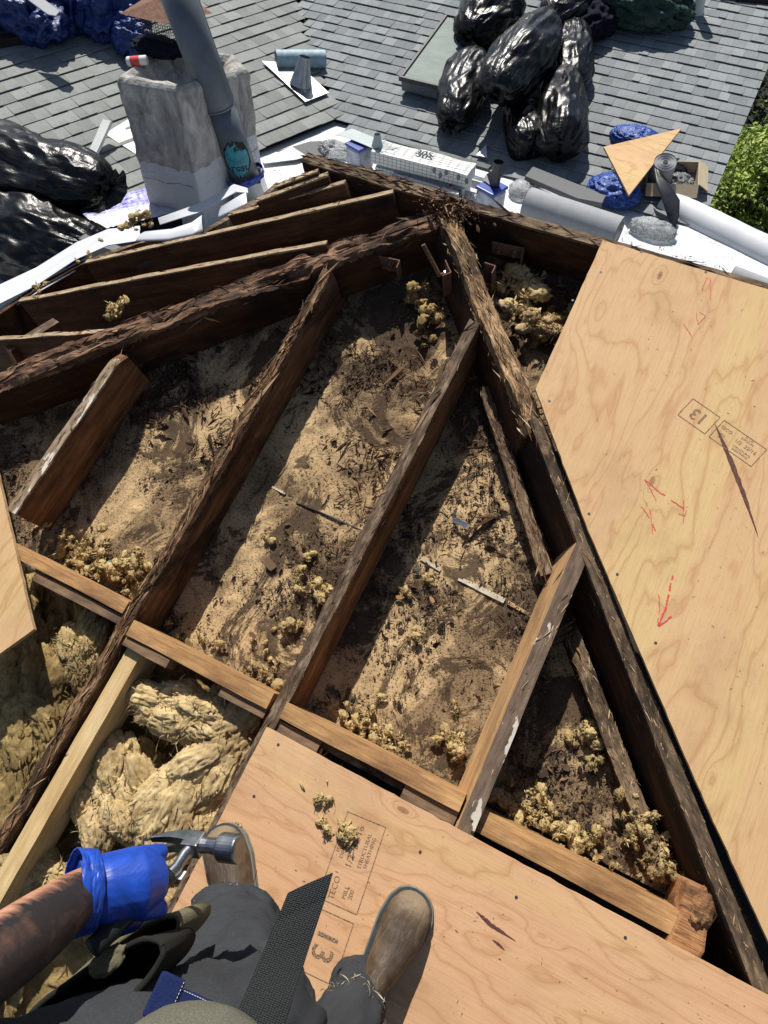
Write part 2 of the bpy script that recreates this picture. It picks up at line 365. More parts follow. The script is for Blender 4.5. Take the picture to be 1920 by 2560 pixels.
def m_leaf():
    b = NB('maple_leaf', .55); b.col(b.ramp(b.rnd(), [(0., (.12, .20, .02)), (.5, (.27, .38, .04)), (1., (.46, .54, .08))]))
    b.b.inputs['Subsurface Weight'].default_value = 0.
    b.b.inputs['Transmission Weight'].default_value = .12; return b.m
M_LEAF = m_leaf(); M_BARK = flat('dark_bark', (.03, .024, .018), .95, 0, .4, 20, .6)
M_DRYL = spl_mat('dry_leaf', [(.05, .03, .02), (.10, .055, .03), (.16, .09, .05), (.07, .05, .04)])

# ------------------------------------------------------------------ object helpers
WM = {}
def frame(origin, xa=(1, 0, 0), up=(0, 0, 1)):
    x = N(xa); z = np.asarray(up, float); z = N(z - x * (z @ x)); y = np.cross(z, x)
    m = np.eye(4); m[:3, 0], m[:3, 1], m[:3, 2], m[:3, 3] = x, y, z, np.asarray(origin, float); return m
def dframe(p, xa=(1, 0, 0), up=(0, 0, 1)): return frame(D2W(p), T @ np.asarray(xa, float), T @ np.asarray(up, float))
DECK = dframe((0, 0, 0))
def _props(o, label=None, cat=None, group=None, kind=None):
    if label: o['label'] = label
    if cat: o['category'] = cat
    if group: o['group'] = group
    if kind: o['kind'] = kind
def _link(o, mat4, parent):
    COL.objects.link(o); WM[o.name] = mat4
    loc = mat4
    if parent is not None:
        o.parent = parent; loc = np.linalg.inv(WM[parent.name]) @ mat4
    o.matrix_basis = Matrix(loc.tolist())
def thing(name, mat4, label, cat, group=None, kind=None):
    o = bpy.data.objects.new(name, None); o.empty_display_size = .05; _link(o, mat4, None); _props(o, label, cat, group, kind); return o
def mk(name, verts, faces, mat, mat4=None, parent=None, smooth=False, mats=None, mi=None, **props):
    """verts are in the frame mat4 (or the parent's frame)"""
    me = bpy.data.meshes.new(name)
    if isinstance(faces, np.ndarray):
        nf, k = faces.shape; me.vertices.add(len(verts)); me.vertices.foreach_set('co', np.asarray(verts, np.float32).ravel())
        me.loops.add(nf * k); me.loops.foreach_set('vertex_index', faces.astype(np.int32).ravel())
        me.polygons.add(nf); me.polygons.foreach_set('loop_start', np.arange(0, nf * k, k, dtype=np.int32))
        me.polygons.foreach_set('loop_total', np.full(nf, k, np.int32)); me.update(calc_edges=True); me.validate()
    else:
        me.from_pydata([tuple(map(float, v)) for v in verts], [], faces); me.update()
    for m in (mats or [mat]): me.materials.append(m)
    if mi is not None: me.polygons.foreach_set('material_index', np.asarray(mi, np.int32))
    me.polygons.foreach_set('use_smooth', np.full(len(me.polygons), bool(smooth)))
    o = bpy.data.objects.new(name, me)
    _link(o, (mat4 if mat4 is not None else (WM[parent.name] if parent else np.eye(4))), parent); _props(o, **props); return o
class MB:
    def __init__(s): s.v = []; s.f = []; s.n = 0; s.mi = []
    def add(s, v, f, mi=0):
        v = np.asarray(v, float); s.v.append(v); s.f += [tuple(i + s.n for i in q) for q in f]; s.mi += [mi] * len(f); s.n += len(v); return s
    def box(s, c, d, R=None, mi=0, taper=1.):
        c = np.asarray(c, float); h = np.asarray(d, float) / 2
        v = np.array([[x, y, z] for z in (-1, 1) for y in (-1, 1) for x in (-1, 1)], float) * h
        v[4:, :2] *= taper
        if R is not None: v = v @ np.asarray(R).T
        return s.add(v + c, [(0, 2, 3, 1), (4, 5, 7, 6), (0, 1, 5, 4), (2, 6, 7, 3), (0, 4, 6, 2), (1, 3, 7, 5)], mi)
    def tube(s, pts, r, n=12, cap=True, mi=0, squash=1.):
        pts = np.asarray(pts, float); r = np.broadcast_to(r, (len(pts),)); t = np.gradient(pts, axis=0); rings = []
        up = np.array([0, 0, 1.]) if abs(N(t[0])[2]) < .9 else np.array([1., 0, 0])
        for i, p in enumerate(pts):
            d = N(t[i]); a = N(np.cross(up, d)); b = np.cross(d, a); up = b
            an = np.linspace(0, 2 * math.pi, n, endpoint=False)
            rings.append(p + r[i] * (np.cos(an)[:, None] * a + squash * np.sin(an)[:, None] * b))
        f = [(i * n + j, i * n + (j + 1) % n, (i + 1) * n + (j + 1) % n, (i + 1) * n + j) for i in range(len(pts) - 1) for j in range(n)]
        if cap: f += [tuple(range(n))[::-1], tuple((len(pts) - 1) * n + j for j in range(n))]
        return s.add(np.concatenate(rings), f, mi)
    def prism(s, poly, z0, z1, mi=0, mtop=None):
        k = len(poly); v = [(x, y, z0) for x, y in poly] + [(x, y, z1) for x, y in poly]
        a = sum(poly[i][0] * poly[(i + 1) % k][1] - poly[(i + 1) % k][0] * poly[i][1] for i in range(k))
        side = [(i, (i + 1) % k, k + (i + 1) % k, k + i) for i in range(k)]; top = [tuple(range(k, 2 * k))]; bot = [tuple(range(k))[::-1]]
        if a < 0: side = [q[::-1] for q in side]; top = [top[0][::-1]]; bot = [bot[0][::-1]]
        s.add(v, side + bot, mi); s.f += [tuple(i + s.n - 2 * k for i in top[0])]; s.mi.append(mi if mtop is None else mtop); return s
    def make(s, name, mat, mat4=None, parent=None, smooth=False, mats=None, **p):
        return mk(name, np.concatenate(s.v), s.f, mat, mat4, parent, smooth, mats, s.mi if mats else None, **p)
def bevel(o, w, seg=2):
    m = o.modifiers.new('bevel', 'BEVEL'); m.width = w; m.segments = seg; m.limit_method = 'ANGLE'; return o
def grid(fn, nu, nv):
    u, v = np.meshgrid(np.linspace(0, 1, nu), np.linspace(0, 1, nv), indexing='ij')
    P = fn(u.ravel(), v.ravel())
    i, j = np.meshgrid(np.arange(nu - 1), np.arange(nv - 1), indexing='ij'); a = (i * nv + j).ravel()
    return P, np.stack([a, a + nv, a + nv + 1, a + 1], 1)
_ICO = {}
def ico(n):
    if n not in _ICO:
        import bmesh
        bm = bmesh.new(); bmesh.ops.create_icosphere(bm, subdivisions=n, radius=1); bm.verts.ensure_lookup_table()
        _ICO[n] = (np.array([v.co[:] for v in bm.verts]), np.array([[v.index for v in f.verts] for f in bm.faces])); bm.free()
    return _ICO[n]
def rotm(rng, n=None):
    q = rng.normal(size=(n or 1, 4)); q /= np.linalg.norm(q, axis=1)[:, None]; w_, x, y, z = q.T
    R = np.stack([1 - 2 * (y * y + z * z), 2 * (x * y - z * w_), 2 * (x * z + y * w_), 2 * (x * y + z * w_), 1 - 2 * (x * x + z * z), 2 * (y * z - x * w_),
                  2 * (x * z - y * w_), 2 * (y * z + x * w_), 1 - 2 * (x * x + y * y)], 1).reshape(-1, 3, 3)
    return R if n else R[0]
def scatter(P, base_v, base_f, scale, R, jitter=0., rng=RNG):
    """copies of a small shape joined into one mesh: P (n,3), scale (n,3), R (n,3,3)"""
    n, k = len(P), len(base_v)
    V = base_v[None] * np.asarray(scale)[:, None, :]
    if jitter: V = V * (1 + rng.uniform(-jitter, jitter, (n, k, 1)))
    V = np.einsum('nij,nkj->nki', R, V) + P[:, None, :]
    F = base_f[None] + (np.arange(n) * k)[:, None, None]
    return V.reshape(-1, 3), F.reshape(-1, base_f.shape[1])
CUBE = (np.array([[x, y, z] for z in (-.5, .5) for y in (-.5, .5) for x in (-.5, .5)], float), np.array([(0, 2, 3, 1), (4, 5, 7, 6), (0, 1, 5, 4), (2, 6, 7, 3), (0, 4, 6, 2), (1, 3, 7, 5)]))
SHARD = (np.array([[-.5, 0, 0], [-.2, .5, .1], [-.2, -.5, .1], [-.1, 0, .5], [.25, .3, 0], [.25, -.3, .1], [.5, 0, .15]], float),
         np.array([(0, 2, 3), (0, 3, 1), (0, 1, 2), (1, 3, 4), (2, 5, 3), (3, 6, 4), (3, 5, 6), (1, 4, 2), (2, 4, 5), (4, 6, 5)]))
def euler_dir(dirs, roll):
    """rotation matrices whose x axis is dirs"""
    x = dirs / np.linalg.norm(dirs, axis=1)[:, None]; up = np.tile([0, 0, 1.], (len(x), 1)); up[np.abs(x[:, 2]) > .95] = [0, 1., 0]
    y = np.cross(up, x); y /= np.linalg.norm(y, axis=1)[:, None]; z = np.cross(x, y)
    c, s = np.cos(roll)[:, None], np.sin(roll)[:, None]
    return np.stack([x, y * c + z * s, z * c - y * s], 2)

# ------------------------------------------------------------------ boards
def board(name, a, b, wd, ht, mat, label=None, cat='rafter', up=(0, 0, 1), rot=0., seed=0, deck=True, parent=None, group=None, spl=None, nspl=0, spll=.03, ends=0., res=.009, part=None, drop=0.):
    """length a->b, a and b on the centre line of the top face; rot = depth of decay of the top edge"""
    a = D2W(a) if deck else np.asarray(a, float); b = D2W(b) if deck else np.asarray(b, float)
    upw = T @ np.asarray(up, float) if deck else np.asarray(up, float)
    m = frame(a, b - a, upw); L = np.linalg.norm(b - a); n = max(3, int(L / res)); x = np.linspace(0, L, n)
    w2 = wd / 2; ys, zs = [], []
    ks = 7; kt = 8 if rot else 5
    prof = [(-w2, -ht + ht * i / (ks - 1)) for i in range(ks)] + [(-w2 + wd * (i + 1) / kt, 0) for i in range(kt - 1)] + [(w2, -ht * i / (ks - 1)) for i in range(ks)]
    prof = np.array(prof); k = len(prof)
    X = np.repeat(x[:, None], k, 1); Yp = np.repeat(prof[None, :, 0], n, 0); Zp = np.repeat(prof[None, :, 1], n, 0)
    P = np.stack([X, Yp, Zp], 2); topw = np.clip(1 + Zp / (ht * .45), 0, 1)
    small = (fbm(P * [9, 30, 30] + seed, 3, seed) - .5)
    P[..., 1] += np.sign(Yp) * small * .004; P[..., 2] += np.where(topw > 0, small * .003, 0)
    P[..., 1] += ((vn(np.stack([X * 1.3, X * 0 + seed, X * 0], 2), seed) - .5) * .008)
    if rot:
        fib = ridge(P * [7, 95, 22] + seed, 4, seed + 3); big = fbm(np.stack([X * 6, Yp * 6, X * 0 + seed], 2), 3, seed + 9)
        chunk = np.clip((vn(np.stack([X * 13, Yp * 25, X * 0 + 3 + seed], 2), seed + 5) - .45) * 3, 0, 1)
        dz = rot * (.25 * (1 - fib) * 1.8 + .9 * np.clip(big - .38, 0, 1) * 1.5 + .30 * chunk)
        P[..., 2] -= dz * np.clip(1 + Zp / (ht * .35), 0, 1)
        inw = rot * .5 * np.clip(ridge(P * [9, 40, 60] + 5, 3, seed + 1) - .35, 0, 1) * np.clip(1 + Zp / (ht * .3), 0, 1)
        P[..., 1] -= np.sign(Yp) * np.minimum(inw, w2 * .6)
    if drop: P[..., 2] -= drop * np.clip((X - L * .93) / (L * .07), 0, 1) * topw
    if ends:
        e = ends * (fbm(np.stack([Yp * 60, Zp * 25, Yp * 0 + seed], 2), 3, seed)) ; P[-1, :, 0] -= e[-1]; P[0, :, 0] += e[0]
    i, j = np.meshgrid(np.arange(n - 1), np.arange(k), indexing='ij'); q = (i * k + j).ravel(); r = (i * k + (j + 1) % k).ravel()
    F = np.stack([q, r, r + k, q + k], 1)[:, ::-1]
    V = P.reshape(-1, 3); faces = [tuple(t) for t in F.tolist()] + [tuple(range(k)), tuple(range((n - 1) * k, n * k))[::-1]]
    if label: rootm = m; o = thing(name, m, label, cat, group)
    elif parent is not None: o = parent
    body = mk(part or 'timber', V, faces, mat, m, o, smooth=False)
    if nspl:
        rng = np.random.default_rng(seed + 50)
        tp = P[:, ks - 2:ks + kt + 1].reshape(-1, 3); id_ = rng.integers(0, len(tp), nspl); Q = tp[id_]
        d = np.stack([rng.choice([-1, 1], nspl), rng.normal(0, .28, nspl), rng.normal(.05, .22, nspl)], 1)
        ln = rng.gamma(2, .5, nspl) * spll; R = euler_dir(d, rng.uniform(0, 6.28, nspl))
        sc = np.stack([ln * 1.25, rng.uniform(.03, .10, nspl) * ln + .0009, rng.uniform(.03, .08, nspl) * ln + .0008], 1)
        v2, f2 = scatter(Q + [0, 0, .001], *SHARD, sc, R, .2, rng)
        mk('splinters', v2, f2, spl or M_SPL, m, o, kind='stuff')
    return o

# ================================================================== THE SETTING
def poly_sheet(name, pts, mat, z=None, **p):
    pts = np.array(pts, float); c = pts.mean(0); m = frame(c)
    return mk(name, pts - c, [tuple(range(len(pts)))], mat, m, **p)
mk('ground', [(-120, -60, 0), (120, -60, 0), (120, 160, 0), (-120, 160, 0)], [(0, 1, 2, 3)], M_GROUND, frame((0, 0, -4.2)), kind='structure')
ZW = -.6
V, F = grid(lambda u, v: np.stack([-5 + 9 * u, 1.44 + 3.2 * v, 0 * u + (fbm(np.stack([u * 40, v * 20, u * 0], 1), 3) - .5) * .006], 1), 160, 60)
mk('flat_roof', V, F, M_ROOFW, frame((0, 0, ZW)), kind='structure')
V, F = grid(lambda u, v: np.stack([-5 + 2.72 * u, -1.2 + 2.64 * v, 0 * u + (fbm(np.stack([u * 14, v * 14, u * 0], 1), 3) - .5) * .008], 1), 60, 60)
mk('flat_roof', V, F, M_ROOFW, frame((0, 0, ZW + .001)), kind='structure')
mk('cavity_floor', [(-3.6, -2, 0), (3, -2, 0), (3, 1.36, 0), (-3.6, 1.36, 0)], [(0, 1, 2, 3)], M_BLACKF, frame((0, 0, -.72)), kind='structure')  # near-black sheet put in for the dark void seen through the gaps
# outer wall of the raised roof, below the ridge beam and below the left flashing
mb = MB(); mb.box((.3, 1.405, -.30), (5.6, .04, .82)); mb.make('parapet_wall', M_DKMET, frame((0, 0, -.62 + .3)), label='dark wall carrying the ridge beam of the opened roof', cat='wall')

# ceiling seen between the rafters
CZ = -.18
cm = dframe((-.5, .6, CZ))
xs = np.linspace(-2.1, 1.5, 430); ys = np.linspace(-.10, 1.43, 260)
def ceil_fn(u, v):
    x = -2.1 + 3.4 * u; y = -.09 + 1.52 * v
    p = np.stack([x * 9, y * 9, x * 0], 1)
    z = (fbm(p, 4, 3) - .5) * .010 + np.clip(fbm(p * 2.7, 4, 8) - .55, 0, 1) * .03 + (fbm(p * 12, 3, 5) - .5) * .003
    return np.stack([x + .5, y - .6, z], 1)
V, F = grid(ceil_fn, 470, 230)
xx_, yy_ = V[:, 0] - .5, V[:, 1] + .6
keep = (xx_ - yy_ > -2.32) & ~((xx_ + yy_ > .62) & (yy_ < .86))
fk = keep[F].all(1); mk('ceiling', V, F[fk], M_CEIL, cm, kind='structure', smooth=True)

# ================================================================== SHINGLED ROOFS
def roof(name, P0, xdir, updir, width, nrow, inside, mat, label, seed, EX=.092, ws=.88, clip=None):
    """P0 eave origin; courses run along xdir, climb along updir"""
    rng = np.random.default_rng(seed); m = frame(P0, xdir, np.cross(xdir, updir)); o = thing(name, m, label, 'roof')
    L = width; H = nrow * EX
    inv = np.linalg.inv(m); cl = (inv @ np.append(CAM, 1))[:3]
    cells = []
    for r in range(nrow):
        x = -rng.uniform(0, .1)
        while x < (min(L, clip) if clip else L) - 1e-4:
            wd = ws * float(rng.choice([.055, .07, .085, .1, .12], p=[.12, .2, .28, .25, .15]))
            if clip and x + wd > clip: wd = clip - x
            c = np.array([x + wd / 2, r * EX + EX / 2, 0.])
            pw = (m @ np.append(c, 1))[:3]
            if wd > .004 and inside(pw): cells.append((np.linalg.norm(c - cl), x, r, wd, rng.random(), rng.random()))
            x += wd
    cells.sort(key=lambda t: t[0])
    # felt below
    up = np.array(cells)[:, 1:3]
    mb = MB(); 
    for r in range(nrow):
        xs_ = [c[1] for c in cells if c[2] == r]; xe = [c[1] + c[3] for c in cells if c[2] == r]
        if xs_: mb.box(((min(xs_) + max(xe)) / 2, r * EX + EX / 2, -.012), (max(xe) - min(xs_), EX, .004))
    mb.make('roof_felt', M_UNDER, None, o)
    meshes = {}
    def geo(wd, th, k):
        v = CUBE[0].copy() * [wd - .0011, EX + .012, .004]; v[:, 1] += .006
        v[:, 2] += 0; v[v[:, 1] < 0, 2] += .0045 + th; v[v[:, 1] > 0, 2] -= .001
        return v
    big = MB(); bv, bf = [], []
    cnt = 0
    for i, (d, x, r, wd, q, q2) in enumerate(cells):
        th = .0045 if q > .5 else .0
        c = np.array([x + wd / 2, r * EX + EX / 2, 0])
        if i < 300:
            key = (wd, th)
            if key not in meshes:
                me = bpy.data.meshes.new('shingle'); me.from_pydata([tuple(t) for t in geo(wd, th, 0)], [], [tuple(t) for t in CUBE[1].tolist()]); me.materials.append(mat); meshes[key] = me
            s = bpy.data.objects.new('shingle', meshes[key]); COL.objects.link(s); s.parent = o
            s.location = c + [0, (q2 - .5) * .003, (q2 - .5) * .001]; s.rotation_euler = (0, 0, (q2 - .5) * .01)
        else:
            v = geo(wd, th, 0) + c + [0, (q2 - .5) * .003, 0]; bv.append(v); bf.append(CUBE[1] + cnt); cnt += 8
    if bv: mk('shingle_field', np.concatenate(bv), np.concatenate(bf), mat, None, o, kind='stuff')
    return o
RS = .2                                                             # slope of the right roof
nR = N((0, -RS, 1)); pR = HZ(1245, 439, ZW)
def RP(u, v, off=0.): return hit(u, v, pR + nR * off, nR)
upR = N((0, 1, RS)); upL_c = N((.35, .93, 0))
Vb = RP(850, 296); Vt = RP(738, -10)
nL = N(np.cross(upL_c, Vt - Vb)); nL = nL if nL[2] > 0 else -nL
upL = N(np.cross(nL, upL_c)); upL = upL if upL[2] > 0 else -upL
def LP(u, v, off=0.): return hit(u, v, Vb + nL * off, nL)
vdir = N((Vt - Vb)[:2]); vper = np.array([-vdir[1], vdir[0]])          # left side of the valley
xr = RP(1756, 557)[0]
ridgeR = 5.6
roof('shingled_roof', np.array([Vt[0] - .4, pR[1], ZW + .006]), (1, 0, 0), upR, xr - Vt[0] + .6, 27,
     lambda p: (p[:2] - Vb[:2]) @ vper < .012 and p[0] < xr, M_SHR, 'blue-grey shingled roof slope under the heap of black bags', 21, clip=xr - Vt[0] + .4)
eL = Vb - upL_c * 2.6
roof('shingled_roof', eL + np.array([0, 0, .006]) - upL * .0, upL_c, upL, 5.4, 30,
     lambda p: (p[:2] - Vb[:2]) @ vper > .008, M_SHL, 'greenish grey shingled roof slope behind the cement chimney', 22, EX=.113, ws=1.05)

# ================================================================== PLYWOOD
def sheet(px, mat, mat_edge, label, name='plywood_sheet', z=.0, th=.013, deckpts=None, cat='plywood'):
    pts = [DK(u, v)[:2] for u, v in px] if px else deckpts
    c = np.mean(pts, 0); m = dframe((c[0], c[1], z)); o = thing(name, m, label, cat)
    # densify the outline and roughen it slightly
    out = []
    for i in range(len(pts)):
        a, b = np.array(pts[i]), np.array(pts[(i + 1) % len(pts)]); k = max(2, int(np.linalg.norm(b - a) / .02))
        for t in range(k): q = a + (b - a) * t / k; out.append(q - c + (random.gauss(0, .0005), random.gauss(0, .0005)))
    k = len(out); layers = []
    MB().prism(out, th - .0022, th).make('face_veneer', mat, None, o)
    MB().prism([np.array(q) * .9995 for q in out], .0022, th - .0024).make('core_plies', mat_edge, None, o)
    MB().prism(out, 0, .002).make('back_veneer', mat, None, o)
    return o, c
ply_r, cR = sheet([(1505, 610), (1338, 980), (1460, 1310), (1604, 1650), (1746, 1980), (1920, 2365), (2010, 2560), (2500, 2500), (2300, 850)], M_PLY, M_EDGE, 'large plywood sheet on the right with an angled cut and a red arrow', z=.004)
ply_b, cB = sheet(None, M_PLYB, M_EDGE, 'pinkish plywood sheet at the front, under the boots', z=.002, deckpts=[(-.501, -.158), (-.512, -1.35), (1.4, -1.35), (1.4, -.166)])
ply_l, cL = sheet([(-60, 870), (108, 1580), (-60, 1702)], M_PLY, M_EDGE, 'pale corner of a plywood sheet at the left border', z=.03)

# ================================================================== RAFTERS AND BEAMS
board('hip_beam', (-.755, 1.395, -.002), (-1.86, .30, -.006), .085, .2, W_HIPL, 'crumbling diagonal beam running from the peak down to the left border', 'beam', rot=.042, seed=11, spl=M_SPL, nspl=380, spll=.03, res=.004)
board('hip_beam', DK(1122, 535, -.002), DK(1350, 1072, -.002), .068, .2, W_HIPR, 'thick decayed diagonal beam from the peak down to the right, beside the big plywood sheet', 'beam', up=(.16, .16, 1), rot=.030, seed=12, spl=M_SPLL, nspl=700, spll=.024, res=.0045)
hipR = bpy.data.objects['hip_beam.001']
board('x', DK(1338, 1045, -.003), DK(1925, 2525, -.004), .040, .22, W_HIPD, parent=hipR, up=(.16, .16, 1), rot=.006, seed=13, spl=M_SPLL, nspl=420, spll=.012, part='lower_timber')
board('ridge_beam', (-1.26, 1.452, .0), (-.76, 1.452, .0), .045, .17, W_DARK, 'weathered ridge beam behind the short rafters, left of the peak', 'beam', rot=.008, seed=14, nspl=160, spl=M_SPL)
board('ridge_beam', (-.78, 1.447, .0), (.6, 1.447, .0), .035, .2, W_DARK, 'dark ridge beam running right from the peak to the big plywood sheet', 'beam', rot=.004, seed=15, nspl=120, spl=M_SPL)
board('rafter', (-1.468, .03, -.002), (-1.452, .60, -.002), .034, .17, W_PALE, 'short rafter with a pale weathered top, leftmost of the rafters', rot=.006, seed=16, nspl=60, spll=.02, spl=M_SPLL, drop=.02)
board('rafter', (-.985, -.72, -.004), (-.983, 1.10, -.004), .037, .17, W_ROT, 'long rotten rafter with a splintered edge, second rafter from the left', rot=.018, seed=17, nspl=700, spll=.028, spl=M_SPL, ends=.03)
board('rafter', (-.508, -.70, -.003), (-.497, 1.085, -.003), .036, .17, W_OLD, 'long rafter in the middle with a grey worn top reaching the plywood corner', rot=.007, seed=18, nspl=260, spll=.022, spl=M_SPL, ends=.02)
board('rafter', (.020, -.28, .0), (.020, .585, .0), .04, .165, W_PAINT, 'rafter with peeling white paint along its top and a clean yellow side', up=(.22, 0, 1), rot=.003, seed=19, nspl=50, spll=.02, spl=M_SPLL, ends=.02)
board('new_joist', (-.935, -.85, -.03), (-.935, -.125, -.03), .045, .11, W_NEW, 'clean new joist of pale lumber fixed beside the rotten rafter', 'joist', seed=20)
# ledgers along the foot of the right diagonal beam
board('ledger_board', DK(1212, 965, -.12), DK(1368, 1435, -.12), .036, .06, W_DARK, 'rough ledger board covered in splinters, beside the upper half of the diagonal beam', 'ledger', rot=.006, seed=23, nspl=420, spll=.02, spl=M_SPL)
board('ledger_board', DK(1436, 1590, -.12), DK(1655, 2170, -.12), .042, .07, W_DARK, 'ledger board carrying dirt and wool crumbs, beside the lower half of the diagonal beam', 'ledger', rot=.006, seed=24, nspl=380, spll=.012, spl=M_SPLL)
# jack rafters running down to the left
LEFT = []
def jack(a, b, m, ht, seed, label, mat=None, wd=.022, up0=0., rot=.003):
    P = D2W(DK(*a)) + [0, 0, up0]; d = M @ _ray(*b)
    A = np.array([[d[0], 1], [d[2], m]]); t, s = np.linalg.solve(A, [P[0] - CAM[0], P[2] - CAM[2]]); Q = CAM + d * t
    P2 = P + (P - Q) * .02
    o = board('jack_rafter', Q, P2, wd, ht, mat or W_JACK, label, 'rafter', deck=False, rot=rot, seed=seed, nspl=50, spll=.014, group=None); LEFT.append((Q, P)); return o
jack((792, 424), (690, 462), .46, .15, 31, 'smallest short rafter near the grey pipe, under the ridge beam')
jack((815, 436), (640, 500), .44, .15, 32, 'short rafter just in front of the smallest one')
jack((855, 455), (571, 534), .43, .16, 33, 'brown rafter with a crusted pale edge in front of the two short ones', rot=.006)
jack((965, 480), (215, 652), .34, .17, 34, 'long brown rafter running from near the peak to the left flashing')
jack((798, 607), (50, 748), .34, .17, 35, 'long rafter with the black metal bar beside it')
jack((285, 822), (-60, 848), .34, .15, 36, 'low jagged rafter at the left border beside the crumbling beam', rot=.008)
def lift(u, v, k):                                                  # a point on the falling left plane, k from 0 (its left end) to 1
    return None
# cross blocks between the jack rafters
def seg(p, q, z, ht, wd, mat, label, seed, cat='block'):
    a = HZ(*p, z); b = HZ(*q, z); return board('cross_block', a, b, wd, ht, mat, label, cat, deck=False, seed=seed, rot=.001)
seg((225, 742), (290, 703), -.01, .12, .035, W_OLD, 'brown cross block between the two long left rafters', 41)
seg((20, 873), (140, 800), .03, .12, .035, W_OLD, 'cross block at the left border under the jagged rafter', 42)
seg((575, 536), (640, 500), .14, .10, .03, W_OLD, 'cross block next to the brown crusted rafter', 43)
# deck-frame blocks at the front
def dblock(x0, x1, y0, y1, z, ht, mat, label, seed, grp=None, up=(0, 0, 1), cat='block', jag=0.):
    yc = (y0 + y1) / 2
    return board('blocking', (x0, yc, z), (x1, yc, z), abs(y1 - y0), ht, mat, label, cat, seed=seed, rot=.0015, ends=jag, up=up)
dblock(-1.40, -1.003, -.078, -.042, -.004, .15, W_ORANGE, 'orange-brown block left of the rotten rafter', 51)
dblock(-1.30, -1.003, -.105, -.079, -.014, .05, W_GREY, 'short stained offcut on the front of the leftmost block', 52)
dblock(-.962, -.528, -.125, -.082, -.003, .15, W_ORANGE, 'orange-brown block between the rotten and the middle rafter', 53)
dblock(-.962, -.82, -.150, -.126, -.010, .05, W_GREY, 'stained offcut beside the top of the new joist', 54)
dblock(-.66, -.528, -.152, -.126, -.012, .05, W_GREY, 'grey-brown offcut just left of the middle rafter', 55)
dblock(-.488, -.010, -.127, -.085, -.003, .15, W_ORANGE, 'clean yellow-brown block behind the front plywood edge', 56)
dblock(-.486, -.37, -.157, -.128, -.014, .05, W_GREY, 'dark stained offcut right of the middle rafter', 57)
dblock(-.37, -.135, -.146, -.128, -.030, .07, W_DARK, 'dark strip between two offcuts behind the plywood edge', 58)
dblock(-.145, -.010, -.165, -.128, -.012, .05, W_GREY, 'stained offcut with white paint against the painted rafter', 59)
dblock(.034, .53, -.150, -.098, -.03, .15, W_ORANGE, 'brown block with a knot, right of the painted rafter', 60)

# end-grain lump and bolt in the lower right corner
def blob(name, c, r, mat, n=4, amp=.3, fr=3., seed=0, m4=None, parent=None, R=None, **p):
    v, f = ico(n); v = v * (1 + amp * (fbm(v * fr + seed * 3.1, 4, seed) - .5) * 2)[:, None] * np.asarray(r)
    if R is not None: v = v @ R.T
    return mk(name, v + (0 if m4 is not None or parent is None else np.asarray(c)), f, mat, m4 if m4 is not None else (frame(c) if parent is None else None), parent, True, **p)
W_END = wood('orange_end_grain', (.40, .18, .07), (.62, .33, .15), (.16, .07, .035), None, .01, .35, rot=1)
p = DK(1742, 2330)
dm = dframe((p[0], p[1], -.07)); o = thing('broken_joist_end', dm, 'split orange-brown joist end in the lower right corner beside the bolt', 'timber')
mb = MB(); mb.prism([(-.045, -.09), (.02, -.095), (.035, -.03), (.028, .01), (.04, .05), (.015, .09), (-.04, .085), (-.035, .02)], -.10, .045); bevel(mb.make('timber', W_END, None, o), .008)
blob('end_grain', (.004, .045, .04), (.026, .045, .016), W_END, 4, .4, 5, 3, parent=o)
p = DK(1790, 2440, -.03); bm_ = dframe(p, (.5, -.5, -.25)); o = thing('carriage_bolt', bm_, 'galvanised bolt with washer under the right diagonal beam', 'bolt')
MB().tube([(-.004, 0, 0), (0, 0, 0)], .019, 20).make('washer', M_STEEL, None, o)
MB().tube([(0, 0, 0), (.014, 0, 0)], .0125, 6).make('nut', M_STEEL, None, o)
MB().tube([(.012, 0, 0), (.034, 0, 0)], .007, 12).make('shank', M_RUST, None, o)

# metal brackets near the peak
def bracket(px, z, label, w_=.09, h_=.05, rot=0., nb=2):
    p = DK(*px, z); m = dframe(p, (math.cos(rot), math.sin(rot), 0), (0, 0, 1)); o = thing('steel_bracket', m, label, 'bracket')
    mb = MB(); mb.box((0, 0, -h_ / 2), (w_, .004, h_)); mb.box((w_ / 2, -.014, -h_ / 2), (.004, .028, h_)); bevel(mb.make('plate', M_RUST, None, o), .001)
    for i in range(nb):
        x = (-.25 + .5 * i) * w_
        MB().tube([(x, -.002, -h_ * .45), (x, -.010, -h_ * .45)], .009, 6).make('bolt_head', M_STEEL, None, o)
        MB().tube([(x, -.010, -h_ * .45), (x, -.022, -h_ * .45)], .005, 10).make('bolt_tip', M_RUST, None, o)
bracket((950, 640), -.05, 'rusty steel bracket with two bolts left of the peak, in shade', .13, .06, .1)
bracket((1120, 665), -.03, 'rusty steel bracket bolted to the diagonal beam below the peak', .05, .10, -.8, 2)
bracket((1270, 612), -.06, 'bracket with two bolts in the dark corner right of the peak', .10, .05, .1)
bracket((1225, 660), -.02, 'flat brown steel plate standing right of the diagonal beam', .035, .09, 0., 0)

